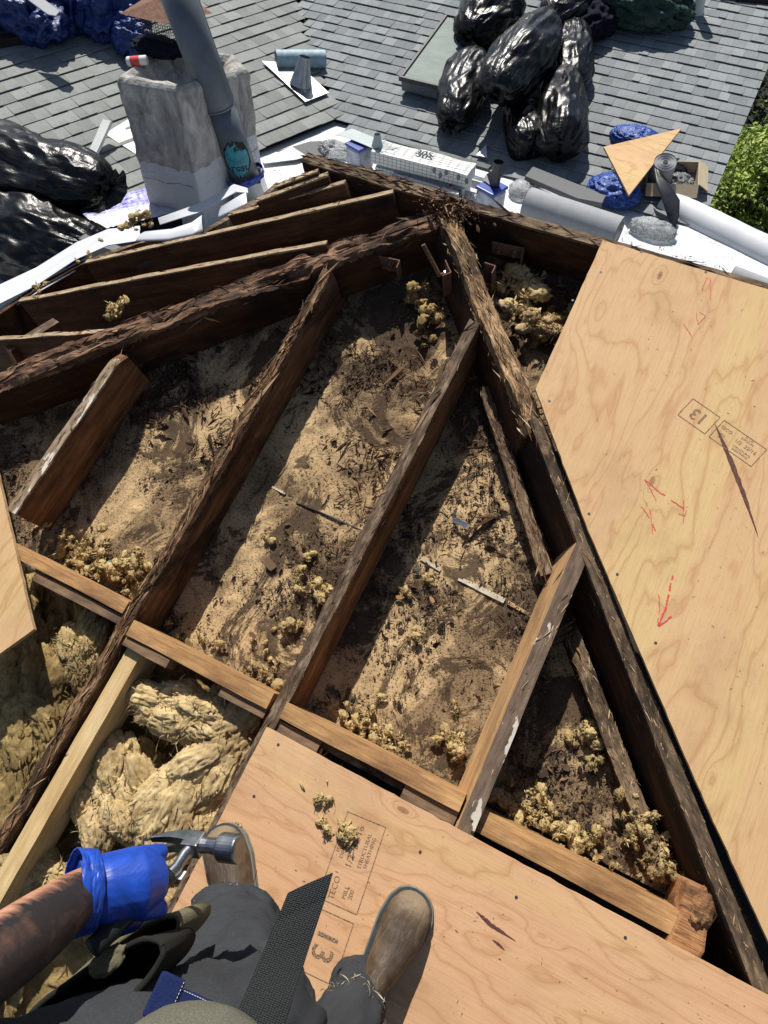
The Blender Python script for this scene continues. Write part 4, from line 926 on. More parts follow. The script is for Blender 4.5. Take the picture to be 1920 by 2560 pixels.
# dark fascia below the flashing, and the flat roof cut back behind it
FL = [HZ(-140, 850, -.05), HZ(-30, 795, -.04), HZ(90, 715, .0), HZ(200, 655, .05), HZ(350, 600, .10), HZ(507, 575, .15), HZ(640, 500, .15), HZ(690, 455, .14)]
c = np.mean(FL, 0); V = [tuple(p - c) for p in FL] + [tuple(np.array([p[0], p[1], -.72]) - c) for p in FL]; n = len(FL)
q = mk('fascia', V, [(i, i + 1, n + i + 1, n + i) for i in range(n - 1)], W_DARK, frame(c), label='dark fascia boards closing the left side of the opened roof', cat='fascia'); q.modifiers.new('t', 'SOLIDIFY').thickness = .02
fl = bpy.data.objects['flat_roof.001'].data; bm = bmesh.new(); bm.from_mesh(fl); px_ = np.array([p[0] for p in FL]); py_ = np.array([p[1] for p in FL]); kill = []
for f_ in bm.faces:
    cc = f_.calc_center_median()
    if cc.x > px_[0] and cc.y < np.interp(cc.x, px_, py_) - .02: kill.append(f_)
bmesh.ops.delete(bm, geom=kill, context='FACES'); bm.to_mesh(fl); bm.free()
# chimney
zt = {}
def vtop(base, px):
    d = M @ _ray(*px); t = np.hypot(*(base - CAM)[:2]) / np.hypot(*d[:2]); return (CAM + d * t)[2]
B1, B2, B3 = HZ(385, 555, ZW), HZ(502, 510, -.42), HZ(652, 398, -.40)
T1, T2, T3 = vtop(B1, (283, 195)), vtop(B2, (441, 228)), vtop(B3, (622, 172))
B4, B5 = HZ(590, 132, T3), HZ(395, 120, T1)
foot = np.array([B1[:2], B2[:2], B3[:2], B4[:2], B5[:2]]); hts = np.array([T1, T2 + .012, T3, T3, T1]) - ZW
cen = foot.mean(0); m = frame((cen[0], cen[1], ZW))
pl, hh = [], []
for i in range(5):
    a, b = foot[i], foot[(i + 1) % 5]; k = max(8, int(np.linalg.norm(b - a) / .008))
    for t in np.linspace(0, 1, k, endpoint=False):
        tt = t
        if i in (0,): h = hts[0] + (hts[1] - hts[0]) * tt ** 1.2
        elif i == 1: h = hts[1] + (hts[2] - hts[1]) * tt
        else: h = hts[i] + (hts[(i + 1) % 5] - hts[i]) * tt
        pl.append(a + (b - a) * t - cen); hh.append(h)
pl, hh = np.array(pl), np.array(hh)
for _ in range(2): pl = (np.roll(pl, 1, 0) + pl * 2 + np.roll(pl, -1, 0)) / 4
K = len(pl); rows = []
for z in np.linspace(0, 1, 90):
    P3 = np.stack([pl[:, 0], pl[:, 1], hh * z], 1); nn = pl / np.linalg.norm(pl, axis=1)[:, None]
    d = (fbm(P3 * 9, 4, 3) - .5) * .022 + (fbm(P3 * 45, 3, 4) - .5) * .005; d -= .020 * np.clip((z - .96) / .04, 0, 1) ** 2
    d *= .35 + .65 * np.clip((hh * z - .27) / .04, 0, 1)
    P3[:, :2] += nn * d[:, None]; rows.append(P3)
for k_, s in enumerate((.93, .8, .6, .35, .02)):
    P3 = rows[89].copy(); P3[:, :2] *= s; P3[:, 2] = hh * (1) * (1 - (1 - s) * .10) + .006 * (k_ == 0) - (.035 if s < .7 else 0) + (fbm(P3 * 20, 3, 7) - .5) * .02; rows.append(P3)
V = np.concatenate(rows); F = np.array([(i * K + j, i * K + (j + 1) % K, (i + 1) * K + (j + 1) % K, (i + 1) * K + j) for i in range(len(rows) - 1) for j in range(K)])
o = thing('chimney', m, 'square cement chimney with a white painted base', 'chimney'); mk('stack', V, F, M_STUC, None, o)
# rain cap with mesh
zc_ = max(T1, T3) + .17; pts = [HZ(300, 34, zc_), HZ(412, 60, zc_ - .01), HZ(531, 33, zc_), HZ(425, -45, zc_ + .0)]
cc = np.mean(pts, 0); o = thing('spark_arrestor', frame(cc), 'rusty square chimney cap over wire mesh, behind the pipe', 'chimney cap')
pk = [tuple(p - cc) for p in pts] + [(0, 0, .05)]; mb = MB().add(pk, [(0, 1, 4), (1, 2, 4), (2, 3, 4), (3, 0, 4), (3, 2, 1, 0)]); mb.make('plate', M_RUST, None, o)
mb = MB(); q = [np.array(p - cc) * .62 for p in pts]
for i in range(4):
    a, b = q[i], q[(i + 1) % 4]
    for t in np.linspace(0, 1, 16): P_ = a + (b - a) * t; mb.tube([P_ + [0, 0, .0], P_ + [0, 0, -.17]], .0012, 4, False)
    for z in np.linspace(0, -.17, 14): mb.tube([a + [0, 0, z], b + [0, 0, z]], .0012, 4, False)
mb.make('wire_mesh', M_DKMET, None, o)
p = HZ(343, 152, T1 + .02); m = frame(p, (1, .5, .1)); o = thing('drink_can', m, 'small red and white can lying on top of the chimney', 'can')
MB().tube([(-.05, 0, 0), (-.045, 0, 0), (.045, 0, 0), (.05, 0, 0)], [.017, .021, .021, .017], 20).make('can', M_FOAM, None, o); MB().tube([(-.03, 0, 0), (.015, 0, 0)], .0215, 20, False).make('red_band', M_RED, None, o)
crumple('black_rag', HZ(395, 118, T1 + .02), (.12, .07, .03), M_JACK, 'black rag and string lying on the chimney top under the cap', 8, 'rag')

# slanting vent pipe
P0 = HZ(618, 455, -.42); t0 = (P0 - CAM) @ M[:, 2]; P1 = AT(428, -60, t0 * .80); r = 36.5 * t0 / FPX; m = frame(P0, P1 - P0); Lp = np.linalg.norm(P1 - P0)
o = thing('vent_pipe', m, 'tall slanting grey vent pipe in front of the chimney', 'vent pipe')
MB().tube([(0, 0, 0), (Lp * .44, 0, 0)], r * .96, 40).make('lower_pipe', M_PIPE, None, o, True)
MB().tube([(Lp * .42, 0, 0), (Lp * .425, 0, 0), (Lp, 0, 0)], [r * 1.01, r * 1.03, r * 1.03], 40).make('upper_pipe', M_PIPE, None, o, True)
MB().tube([(Lp * .42, 0, 0), (Lp * .43, 0, 0)], r * 1.05, 40).make('pipe_collar', M_PIPE, None, o, True)
MB().box((Lp * .72, 0, r * 1.03), (Lp * .55, .008, .003)).make('seam', M_PIPE, None, o)
cdir = np.linalg.inv(m)[:3, :3] @ N(CAM - (P0 + P1 * .0)); ca = math.atan2(cdir[2], cdir[1])
def patch(x0, x1, a0, a1, rr, mat, name, jag, seed, parent, nx=26, na=22):
    def fn(u, v):
        w_ = np.sin(np.pi * np.clip(u, 0.02, .98)) ** .45; a = ca + (a0 + (a1 - a0) * ((v - .5) * w_ + .5)); x = x0 + (x1 - x0) * u + jag * (fbm(np.stack([v * 6, u * 6, u * 0 + seed], 1), 3, seed) - .5)
        q_ = rr + .004 * fbm(np.stack([u * 7, v * 7, u * 0], 1), 3, seed + 1); return np.stack([x, q_ * np.cos(a), q_ * np.sin(a)], 1)
    V, F = grid(fn, nx, na); return mk(name, V, F, mat, None, parent, True)
patch(Lp * .075, Lp * .265, -1.1, .85, r * .975, M_INKB, 'torn_membrane_edge', .05, 3, o)
patch(Lp * .085, Lp * .25, -.95, .72, r * .99, M_TEAL, 'teal_membrane', .05, 4, o)
def text_mesh(s, size, ext=0., bold=0.):
    cu = bpy.data.curves.new('t', 'FONT'); cu.body = s; cu.size = size; cu.align_x = 'CENTER'; cu.align_y = 'CENTER'; cu.offset = bold; cu.resolution_u = 3
    ob = bpy.data.objects.new('t', cu); COL.objects.link(ob); me = bpy.data.meshes.new_from_object(ob); bpy.data.objects.remove(ob); return me
def text(s, size, m4, parent, mat=None, name='lettering', bold=0., bend=None):
    me = text_mesh(s, size, 0, bold); V = np.array([v.co[:] for v in me.vertices]); F = [tuple(p.vertices) for p in me.polygons]; bpy.data.meshes.remove(me)
    if len(V) == 0: return
    if bend is not None: V = bend(V)
    return mk(name, V, F, mat or M_INK, m4, parent)
def bend_on(xc, ac, rot, rr):
    def f(V):
        c_, s_ = math.cos(rot), math.sin(rot); x = V[:, 0] * c_ - V[:, 1] * s_; y = V[:, 0] * s_ + V[:, 1] * c_; a = ca + ac + y / rr
        return np.stack([xc + x, rr * np.cos(a), rr * np.sin(a)], 1)
    return f
text('Lear', .055, m, o, M_INKB, bold=.001, bend=bend_on(Lp * .118, -.15, math.pi * .55, r * 1.03))
text('oo', .045, m, o, M_INKB, bold=.001, bend=bend_on(Lp * .222, .25, math.pi * .62, r * 1.03))
o2 = thing('duct_base', frame(P0 - N(P1 - P0) * .02, P1 - P0), 'square galvanised duct collar at the foot of the vent pipe', 'duct')
MB().box((-.05, 0, 0), (.18, r * 2.1, r * 2.1)).make('collar', M_STEEL, None, o2)
V, F = grid(lambda u, v: np.stack([.035 + .03 * v + .022 * fbm(np.stack([u * 30, v * 3, u * 0], 1), 3), (r * 1.18 + .015 * ridge(np.stack([u * 25, v * 4, u], 1), 3)) * np.cos(u * 6.283), (r * 1.18 + .015 * ridge(np.stack([u * 25, v * 4, u], 1), 3)) * np.sin(u * 6.283)], 1), 90, 8)
mk('blue_tape', V, F, M_BTAPE, WM[o2.name], None, True, label='torn blue tape wrapped round the foot of the vent pipe', cat='tape')

# white flashings by the left rafters
def ribbon(name, pxz, w0, mat, label, cat='flashing', th=.002, fold=.0, seed=0):
    """sheet spanned between two pixel polylines with heights"""
    A = np.array([HZ(u, v, z) for (u, v, z), _ in pxz]); B = np.array([HZ(u, v, z) for _, (u, v, z) in pxz]); c = A.mean(0)
    n = len(A); k = 8; V = []
    for i in range(n):
        for j in range(k): t = j / (k - 1); V.append(A[i] * (1 - t) + B[i] * t - c + [0, 0, fold * math.sin(t * math.pi) + (random.random() - .5) * (.012 if name == 'edge_flashing' else .002)])
    F = [(i * k + j, (i + 1) * k + j, (i + 1) * k + j + 1, i * k + j + 1) for i in range(n - 1) for j in range(k - 1)]
    q = mk(name, V, F, mat, frame(c), smooth=name != 'edge_flashing', label=label, cat=cat); s = q.modifiers.new('t', 'SOLIDIFY'); s.thickness = th; return q
zf = .02
ribbon('edge_flashing', [((-30, 775, -.02), (-30, 722, -.14)), ((90, 712, .01), (90, 668, -.12)), ((190, 652, .06), (190, 604, -.10)), ((270, 612, .09), (270, 572, -.08)), ((350, 598, .11), (350, 566, -.05))], 0, M_FLASH, 'narrow white flashing strip along the left rafter ends')
ribbon('edge_flashing', [((-30, 805, -.05), (-30, 783, -.05)), ((60, 752, -.02), (60, 732, -.02)), ((150, 700, .02), (150, 682, .02)), ((230, 650, .05), (230, 636, .05))], 0, M_FLASH, 'second white flashing strip below the first, left border')
ribbon('flashing_sheet', [((338, 603, .12), (372, 578, .12)), ((420, 602, .14), (430, 572, .14)), ((482, 590, .17), (480, 555, .17)), ((507, 578, .18), (504, 538, .18))], 0, M_FLASH, 'bent white metal sheet between the rafters and the chimney', fold=.012)
ribbon('flashing_sheet', [((400, 562, -.22), (395, 545, -.25)), ((500, 530, -.22), (498, 508, -.25)), ((590, 480, -.2), (585, 460, -.22)), ((620, 482, -.12), (618, 470, -.14))], 0, M_FLASH, 'long pale flashing sheet at the foot of the chimney')
ribbon('flashing_sheet', [((545, 545, -.02), (555, 515, -.04)), ((600, 520, .0), (600, 488, .0)), ((618, 512, .02), (615, 480, .02))], 0, M_FLASH, 'small white metal sheet folded beside the duct collar', fold=.01)
M_W2 = M_FOAM
def slab(name, px, plane, th, mat, label, cat, off=.004, bev=.001, **k):
    P = np.array([plane(*q, off) for q in px]); c = P.mean(0); nrm = N(np.cross(P[1] - P[0], P[2] - P[0])); nrm = nrm if nrm[2] > 0 else -nrm; m = frame(c, P[1] - P[0], nrm)
    Q = (P - c) @ m[:3, :3]; return bevel(MB().prism([tuple(q[:2]) for q in Q], 0, th).make(name, mat, m, label=label, cat=cat, **k), bev)
WP = lambda u, v, off=0.: HZ(u, v, ZW + off)
slab('white_sheet', [(262, 335), (325, 296), (345, 390)], LP, .003, M_FOAM, 'pointed white sheet on the shingles left of the chimney', 'sheet', .012)
a, b = LP(228, 388, .03), LP(268, 300, .12); board('white_board', a, b, .055, .02, M_FOAM, 'short white board standing slanted left of the chimney', 'board', deck=False, seed=2)
slab('white_sheet', [(655, 395), (690, 385), (730, 368), (768, 392), (740, 400), (660, 410)], WP, .004, M_FOAM, 'curled white sheet behind the short rafters', 'sheet', .02)
slab('felt_sheet', [(775, 355), (845, 352), (800, 400), (745, 395), (690, 380)], WP, .004, M_ASPH, 'dark felt sheet at the foot of the valley', 'sheet', .012)
# wrapped shingle pack beside the chimney
p = HZ(330, 520, ZW + .10); m = frame(p, (.62, .78, 0)); V, F = grid(lambda u, v: np.stack([(u - .5) * .62, (v - .5) * .30, .012 * ridge(np.stack([u * 24, v * 3, u * 0], 1), 3) + .0 * u], 1), 90, 40)
o = thing('wrapped_pack', m, 'purple and white wrapped shingle pack left of the chimney', 'package'); mk('wrapper', V, F, M_PURPLE, None, o, True); MB().box((0, 0, -.05), (.61, .29, .095)).make('pack', M_JACK, None, o)
slab('metal_angle', [(275, 545), (330, 578), (322, 590), (268, 556)], WP, .02, M_PIPE, 'grey metal strip below the purple pack', 'metal strip', .05)

# rolls, pails and packs on the white roof
def roll(p, q, rp, mat, label, z=0., hole=True, name='membrane_roll', plane=WP, inner=None, rr=None):
    a0, b0 = plane(*p), plane(*q); r = rr or px2r(rp, (a0 + b0) / 2); a, b = plane(*p, off=r + z), plane(*q, off=r + z); m = frame(a, b - a); L = np.linalg.norm(b - a); o = thing(name, m, label, 'roll')
    MB().tube([(0, 0, 0), (L, 0, 0)], r, 40, False).make('sheet', mat, None, o, True)
    for x, nm in ((0, 'end_spiral'), (L, 'end_spiral')):
        mb = MB(); k = 32; an = np.linspace(0, 2 * math.pi, k, endpoint=False)
        for i in range(5):
            ra, rb_ = r * (1 - i * .15), r * (1 - i * .15 - .11); xx = x + (.002 if i % 2 else 0) * (1 if x else -1)
            mb.add([(xx, ra * math.cos(t), ra * math.sin(t)) for t in an] + [(xx, rb_ * math.cos(t), rb_ * math.sin(t)) for t in an], [(j, (j + 1) % k, k + (j + 1) % k, k + j) for j in range(k)])
        mb.make(nm, inner or mat, None, o)
        MB().tube([(x - .002, 0, 0), (x + (.001 if x else -.001), 0, 0)], r * .97, 32).make('end_core', M_ROLLIN, None, o)
    return o
roll((1318, 510), (1545, 585), 39, M_FELT, 'thick pale grey underlayment roll beside the ridge beam')
roll((1828, 690), (1990, 752), 25, M_FELT, 'thinner grey roll behind the big plywood sheet at the right border')
roll((985, 447), (1148, 495), 16, M_STEEL, 'shiny grey metal tube in front of the printed pack', name='metal_tube')
slab('granular_membrane', [(1330, 428), (1512, 500), (1502, 520), (1440, 508), (1310, 452)], WP, .03, M_ASPH, 'loosely folded granular grey membrane behind the thick roll', 'membrane', .06, .004)
# printed pack: two stacked
def gpack(px, z, h, label, dim):
    p = HZ(*px, ZW) + np.array([0, 0, z]); m = frame(p, HZ(1190, 470, 0) - HZ(900, 395, 0)); o = thing('printed_pack', m, label, 'package'); L, Wd = dim
    V, F = grid(lambda u, v: np.stack([u * L, (v - .0) * Wd, h + .012 * (fbm(np.stack([u * 6, v * 4, u * 0 + z], 1), 3) - .5)], 1), 40, 20); mk('top_wrap', V, F, M_FOAM, None, o, True)
    MB().box((L / 2, Wd / 2, h / 2 - .002), (L, Wd, h - .006)).make('wrapped_bundle', M_FOAM, None, o)
    mb = MB(); e = .0006
    for i in range(1, 22):
        x = L * i / 22; mb.box((x, -.0005, h / 2), (.0018, e, h * .9))
        if i % 2: mb.box((x, Wd / 2, h + .0065), (.0015, Wd, e))
    for j in range(1, 4): mb.box((L / 2, -.0005, h * j / 4), (L, e, .0015))
    for j in range(1, 6): mb.box((L / 2, Wd * j / 6, h + .0065), (L, .0015, e))
    for j in range(1, 6): mb.box((L + .0005, Wd * j / 6, h / 2), (e, .0018, h * .9))
    mb.make('printed_grid', M_DKMET, None, o)
    return o, m
o, m = gpack((938, 446), .0, .075, 'lower white printed pack of the stack of two', (.56, .13))
o, m = gpack((928, 443), .085, .075, 'upper white printed pack with a grid and the number 305', (.60, .14))
text('305', .07, m @ np.array([[1, 0, 0, .30], [0, 1, 0, .085], [0, 0, 1, .088], [0, 0, 0, 1.]]), o, M_INKB, bold=.002)
for (x, z_) in ((.40, .055), (.44, .035), (.475, .06), (.55, .05), (.60, .04)):
    mk('drop_print', [(x + .012 * math.cos(t), -.0012, z_ + .018 * math.sin(t)) for t in np.linspace(0, 6.283, 14, endpoint=False)], [tuple(range(14))[::-1]], M_PIPE, m, o)
def pail(px, z, label, s=.13, h=.12):
    p = HZ(*px, ZW + z); m = frame(p, (1, -.35, 0)); o = thing('plastic_pail', m, label, 'pail')
    bevel(MB().box((0, 0, h / 2), (s, s, h), taper=1.0).make('body', M_PAIL, None, o), .015, 4); bevel(MB().box((0, 0, h + .008), (s * 1.08, s * 1.08, .018)).make('lid', M_LIDB, None, o), .008, 3); return p, m
pail((900, 418), .0, 'square pail with a blue lid left of the printed pack', .12, .13)
p, m = pail((1222, 522), .0, 'square pail with a blue lid right of the printed pack', .125, .12)
pr = p + [0.01, .01, .142]; o = thing('small_roll', frame(pr), 'small dark roll standing on the right-hand pail', 'roll'); MB().tube([(0, 0, 0), (.005, 0, .13)], .028, 24, False).make('sheet', M_ROLLIN, None, o, True); MB().tube([(0, 0, 0), (.005, 0, .132)], .015, 20, False).make('inner_turn', M_ROLLIN, None, o, True)
MB().add([(-.02, -.02, .004), (-.075, .01, .004), (-.07, .05, .02), (-.025, .01, .07), (-.028, .0, .03)], [(0, 1, 2, 4), (4, 2, 3)]).make('loose_flap', M_ROLLIN, None, o)
# flashings with cones
def cone_flash(P, zc2, base, tip, hc, r0, r1, mat, label, nrm):
    c = np.mean(P, 0); m = frame(c, P[1] - P[0], nrm); Q = (np.array(P) - c) @ m[:3, :3]; o = thing('pipe_flashing', m, label, 'flashing')
    MB().prism([tuple(q[:2]) for q in Q], 0, .002).make('base_sheet', mat, None, o); b = np.linalg.inv(m) @ np.append(base, 1); t = b[:3] + [tip[0], tip[1], hc]
    MB().tube([b[:3], b[:3] * .15 + t * .85, t], [r0, r1 * 1.05, r1], 28, False).make('cone', mat, None, o, True); return o
P = [HZ(655, 118 + 35, -.40), HZ(742, 213 + 40, -.40), HZ(822, 233, -.40), HZ(765, 175, -.40), HZ(700, 140, -.40)]
P = [LP(655, 153, .028), LP(763, 255, .028), LP(822, 232, .028), LP(745, 160, .028)]
cone_flash(P, 0, LP(752, 212, .03), (-.02, .04), .16, .075, .035, M_STEEL, 'bare metal flashing with a slanted cone lying on the shingles', nL)
zz = ZW + .16; P = [HZ(862, 342, zz), HZ(955, 381, zz), HZ(998, 369, zz), HZ(880, 322, zz), HZ(835, 338, zz)]
cone_flash(P, 0, HZ(943, 366, zz), (0, 0), .07, .035, .018, flat('pale_green_sheet', (.36, .41, .41), .5, 0, .08, 10), 'pale square flashing with a small cone resting on the left pail', (0, 0, 1))
roll((690, 148), (812, 148), 20, flat('pale_blue_roll', (.30, .42, .48), .6), 'pale blue roll lying behind the metal cone flashing', plane=LP, inner=M_TEAL)
for i, (pa, pb, mt, lb, w_) in enumerate([((968, 345), (1224, 418), M_DKMET, 'long dark metal edge strip behind the printed pack', .045), ((955, 358), (1222, 440), M_FLASH, 'long white metal edge strip in front of the dark one', .07)]):
    a, b = WP(*pa, off=.05 + .01 * i), WP(*pb, off=.05 + .01 * i); board('edge_strip', a, b, w_, .025, mt, lb, 'metal strip', deck=False, seed=i + 1)
slab('metal_offcut', [(1190, 388), (1216, 360), (1218, 395)], RP, .002, M_FLASH, 'small triangular metal offcut on the shingles above the pail', 'offcut', .03)
crumple('clear_film', WP(838, 375, .02), (.09, .06, .035), M_CLEAR, 'crumpled clear film left of the left pail', 12, 'plastic film'); crumple('clear_film', WP(1632, 572, .03), (.10, .06, .035), M_CLEAR, 'clear plastic bag below the black ribbon', 13, 'plastic film')
crumple('clear_film', WP(1300, 475, .03), (.05, .05, .04), M_CLEAR, 'crumpled clear film left of the thick roll', 14, 'plastic film'); crumple('foil_wad', WP(1180, 492, .02), (.07, .025, .018), M_CLEAR, 'twisted plastic strip at the foot of the pack', 15, 'plastic film')
slab('teal_scrap', [(1340, 548), (1385, 545), (1440, 562), (1400, 572), (1350, 560)], WP, .001, M_TEAL, 'torn teal scrap beside the thick roll', 'scrap', .01, .0002)
# plywood triangle on a blue tarp
crumple('blue_tarp', WP(1535, 478, .06), (.13, .11, .07), M_TARP, 'folded blue tarp under the plywood triangle, near end', 16, 'tarp', amp=.3, fr=3.)
crumple('blue_tarp', RP(1590, 345, .03), (.13, .09, .05), M_TARP, 'folded blue tarp under the plywood triangle, far end', 17, 'tarp', amp=.3, fr=3.)
P = [HZ(1509, 368, -.42), HZ(1572, 489, -.46), HZ(1703, 322, -.36)]; c = np.mean(P, 0); nrm = N(np.cross(P[1] - P[0], P[2] - P[0])); nrm = nrm * np.sign(nrm[2]); m = frame(c, P[2] - P[1], nrm); Q = (np.array(P) - c) @ m[:3, :3]
o = thing('plywood_triangle', m, 'triangular plywood offcut lying on a blue tarp', 'plywood'); MB().prism([tuple(q[:2]) for q in Q], 0, .003).make('face_veneer', M_PLY, None, o); MB().prism([tuple(q[:2] * .998) for q in Q], -.01, -.0002).make('core_plies', M_EDGE, None, o)
# cardboard box with roll
p = WP(1672, 470, .03); m = frame(p, N((1, .25, .1)), nR); o = thing('cardboard_box', m, 'open cardboard box with scraps and packing film', 'box'); w_, d_, h_ = .28, .20, .10
mb = MB(); mb.box((0, 0, 0), (w_, d_, .004))
for cx_, cy_, a_, b_ in ((0, -d_ / 2, w_, .004), (0, d_ / 2, w_, .004), (-w_ / 2, 0, .004, d_ - .004), (w_ / 2, 0, .004, d_ - .004)): mb.box((cx_, cy_, h_ / 2 + .003), (a_, b_, h_))
mb.make('walls', M_CARD, None, o); MB().box((w_ / 2 + .03, 0, h_ - .01), (.07, d_, .003), np.array([[.8, 0, .6], [0, 1, 0], [-.6, 0, .8]])).make('flap', M_CARD, None, o); MB().box((0, -d_ / 2 - .03, h_ - .01), (w_, .07, .003), np.array([[1, 0, 0], [0, .8, -.6], [0, .6, .8]])).make('flap', M_CARD, None, o)
crumple('packing_film', p + [.05, -.01, .05], (.06, .05, .04), M_CLEAR, 'tangled pale film inside the cardboard box', 18, 'plastic film'); crumple('cord_bundle', p + [.0, .06, .07], (.05, .04, .03), M_JACK, 'black cord bundle inside the cardboard box', 19, 'cord')
pt = HZ(1664, 404, ZW + .21); o = thing('ribbon_roll', frame(pt, (1, 0, 0), (.0, -.35, 1)), 'roll of grey membrane ribbon standing in the box, end hanging out', 'roll')
for i in range(6): MB().tube([(0, 0, -.17), (0, 0, .0 - .0004 * (i % 2) * 5)], .062 * (1 - i * .13), 36, False).make('turn', M_FELT if i % 2 == 0 else M_ROLLIN, None, o, True)
MB().tube([(0, 0, -.16), (0, 0, -.004)], .060, 36).make('roll_end', M_FELT, None, o); MB().tube([(0, 0, -.01), (0, 0, -.0005)], .014, 20).make('core', M_INKB, None, o)
ribbon('ribbon_tail', [((1636, 420, ZW + .19), (1650, 428, ZW + .19)), ((1640, 458, ZW + .14), (1676, 462, ZW + .15)), ((1655, 500, ZW + .12), (1700, 500, ZW + .11)), ((1665, 530, ZW + .06), (1698, 540, ZW + .05)), ((1678, 572, ZW + .01), (1686, 578, ZW + .01))], 0, M_ROLLIN, 'dark membrane ribbon hanging from the box onto the white roof', 'ribbon')

# left background: tarp heap, ridge strip
a, b = LP(-60, 100, .05), LP(310, 45, .05); board('ridge_strip', a, b, .09, .08, M_BLACKF, 'dark metal strip along the upper edge of the left roof', 'flashing', deck=False, seed=5)  # one dark strip stands for the gutter and its shadow
P = np.array([LP(u, v, .12) for u, v in [(10, 10), (60, 40), (100, 45), (170, 15), (220, 5), (270, 20), (310, 20), (320, 60), (330, 100), (200, -30), (60, -30)]]); c = P.mean(0)
fluff('blue_sheet', P - c, [.16, .14, .14, .15, .16, .15, .13, .10, .08, .2, .2], M_TARPD, frame(c), 5, .5, 1.8, 44, .8, label='heap of crumpled dark blue sheeting at the top left', cat='tarp')
slab('grey_cloth', [(55, -10), (110, 0), (150, 30), (140, 42), (120, 38)], lambda u, v, o_: LP(u, v, .30), .006, M_FELT, 'grey cloth corner lying on the blue sheeting', 'cloth', 0)
# dry leaves on the white roof
rng = np.random.default_rng(3); n = 900; P = np.stack([rng.uniform(-.9, 1.0, n), rng.uniform(1.5, 3.2, n), np.full(n, ZW + .008)], 1); c = P.mean(0)
v_, f_ = scatter(P - c, *SHARD, np.stack([rng.uniform(.006, .022, n), rng.uniform(.003, .010, n), rng.uniform(.001, .004, n)], 1), euler_dir(np.stack([rng.normal(size=n), rng.normal(size=n), rng.normal(0, .2, n)], 1), rng.uniform(0, 6, n)), .2, rng)
mk('dry_leaves', v_, f_, M_DRYL, frame(c), label='small dry leaves scattered on the white roof', cat='leaves', kind='stuff')

# ================================================================== MARKS ON THE PLYWOOD
def onply(o, px, ang, z, c):
    """frame on a plywood top; ang is measured in the deck plane"""
    p = DK(*px) if len(px) == 2 else np.array(px); return dframe((p[0], p[1], z), (math.cos(ang), math.sin(ang), 0))
def stamp(o, px, ang, z, s, c, flip=0.):
    m = onply(o, px, ang, z, c)
    def at(x, y, a=0.): return m @ np.array([[math.cos(a), -math.sin(a), 0, x], [math.sin(a), math.cos(a), 0, y], [0, 0, 1, 0], [0, 0, 0, 1.]])
    def box(x, y, w_, h_, t=.0018):
        mb = MB(); mb.box((x, y + h_ / 2, 0), (w_, t, .0002)).box((x, y - h_ / 2, 0), (w_, t, .0002)).box((x + w_ / 2, y, 0), (t, h_, .0002)).box((x - w_ / 2, y, 0), (t, h_, .0002)); mb.make('stamp_border', M_INK, m, o)
    box(-.085 * s / .1, 0, .10 * s / .1, .075 * s / .1); box(.055 * s / .1, 0, .15 * s / .1, .075 * s / .1)
    k = s / .1
    text('13', .055 * k, at(-.085 * k, 0, math.pi), o, name='stamp_number', bold=.0006)
    text('TECO', .015 * k, at(.005 * k, .015 * k), o, name='stamp_text'); text('MILL\n200', .011 * k, at(.005 * k, -.012 * k), o, name='stamp_text')
    text('PS 1-09\nEXPOSURE', .009 * k, at(.075 * k, .026 * k), o, name='stamp_text'); text('1/2  32/16', .018 * k, at(.08 * k, .004 * k), o, name='stamp_text'); text('STRUCTURAL\nSHEATHING', .010 * k, at(.08 * k, -.020 * k), o, name='stamp_text')
stamp(ply_r, (1800, 1088), -.33, .0176, .082, cR)
stamp(ply_b, (856, 2232), math.pi / 2 + .10, .0156, .125, cB)
def crayon(o, pl, w_, z=.0178, mat=M_RED):
    P = np.array([DK(u, v)[:2] for u, v in pl]); m = dframe((P[0][0], P[0][1], z)); mb = MB()
    for a, b in zip(P[:-1], P[1:]):
        d = b - a; L = np.linalg.norm(d); k = max(2, int(L / .008)); n_ = np.array([-d[1], d[0]]) / L
        for i in range(k):
            if random.random() < .04: continue
            q0 = a + d * i / k - P[0] + n_ * random.gauss(0, .0006); q1 = a + d * (i + 1.05) / k - P[0] + n_ * random.gauss(0, .0006); h_ = w_ * random.uniform(.6, 1.1) / 2
            mb.add([(*(q0 - n_ * h_), 0), (*(q1 - n_ * h_), 0), (*(q1 + n_ * h_), 0), (*(q0 + n_ * h_), 0)], [(0, 1, 2, 3)])
    mb.make('crayon_mark', mat, m, o)
crayon(ply_r, [(1677, 1443), (1668, 1490), (1658, 1530), (1642, 1568)], .0045); crayon(ply_r, [(1642, 1568), (1660, 1556), (1674, 1545)], .0045); crayon(ply_r, [(1643, 1490), (1645, 1530), (1640, 1566)], .0022)
crayon(ply_r, [(1608, 1205), (1650, 1240), (1705, 1278)], .003); crayon(ply_r, [(1608, 1205), (1624, 1232), (1637, 1258)], .002); crayon(ply_r, [(1704, 1255), (1705, 1290), (1704, 1315)], .002); crayon(ply_r, [(1692, 1290), (1708, 1295), (1712, 1280)], .002)
crayon(ply_r, [(1600, 1272), (1620, 1300), (1635, 1332)], .002); crayon(ply_r, [(1612, 1262), (1622, 1285), (1628, 1340)], .002)
crayon(ply_r, [(1750, 735), (1762, 705), (1770, 705), (1772, 760)], .0018); crayon(ply_r, [(1735, 790), (1740, 820), (1760, 800), (1745, 790)], .0015); crayon(ply_r, [(1705, 818), (1725, 850)], .0015)
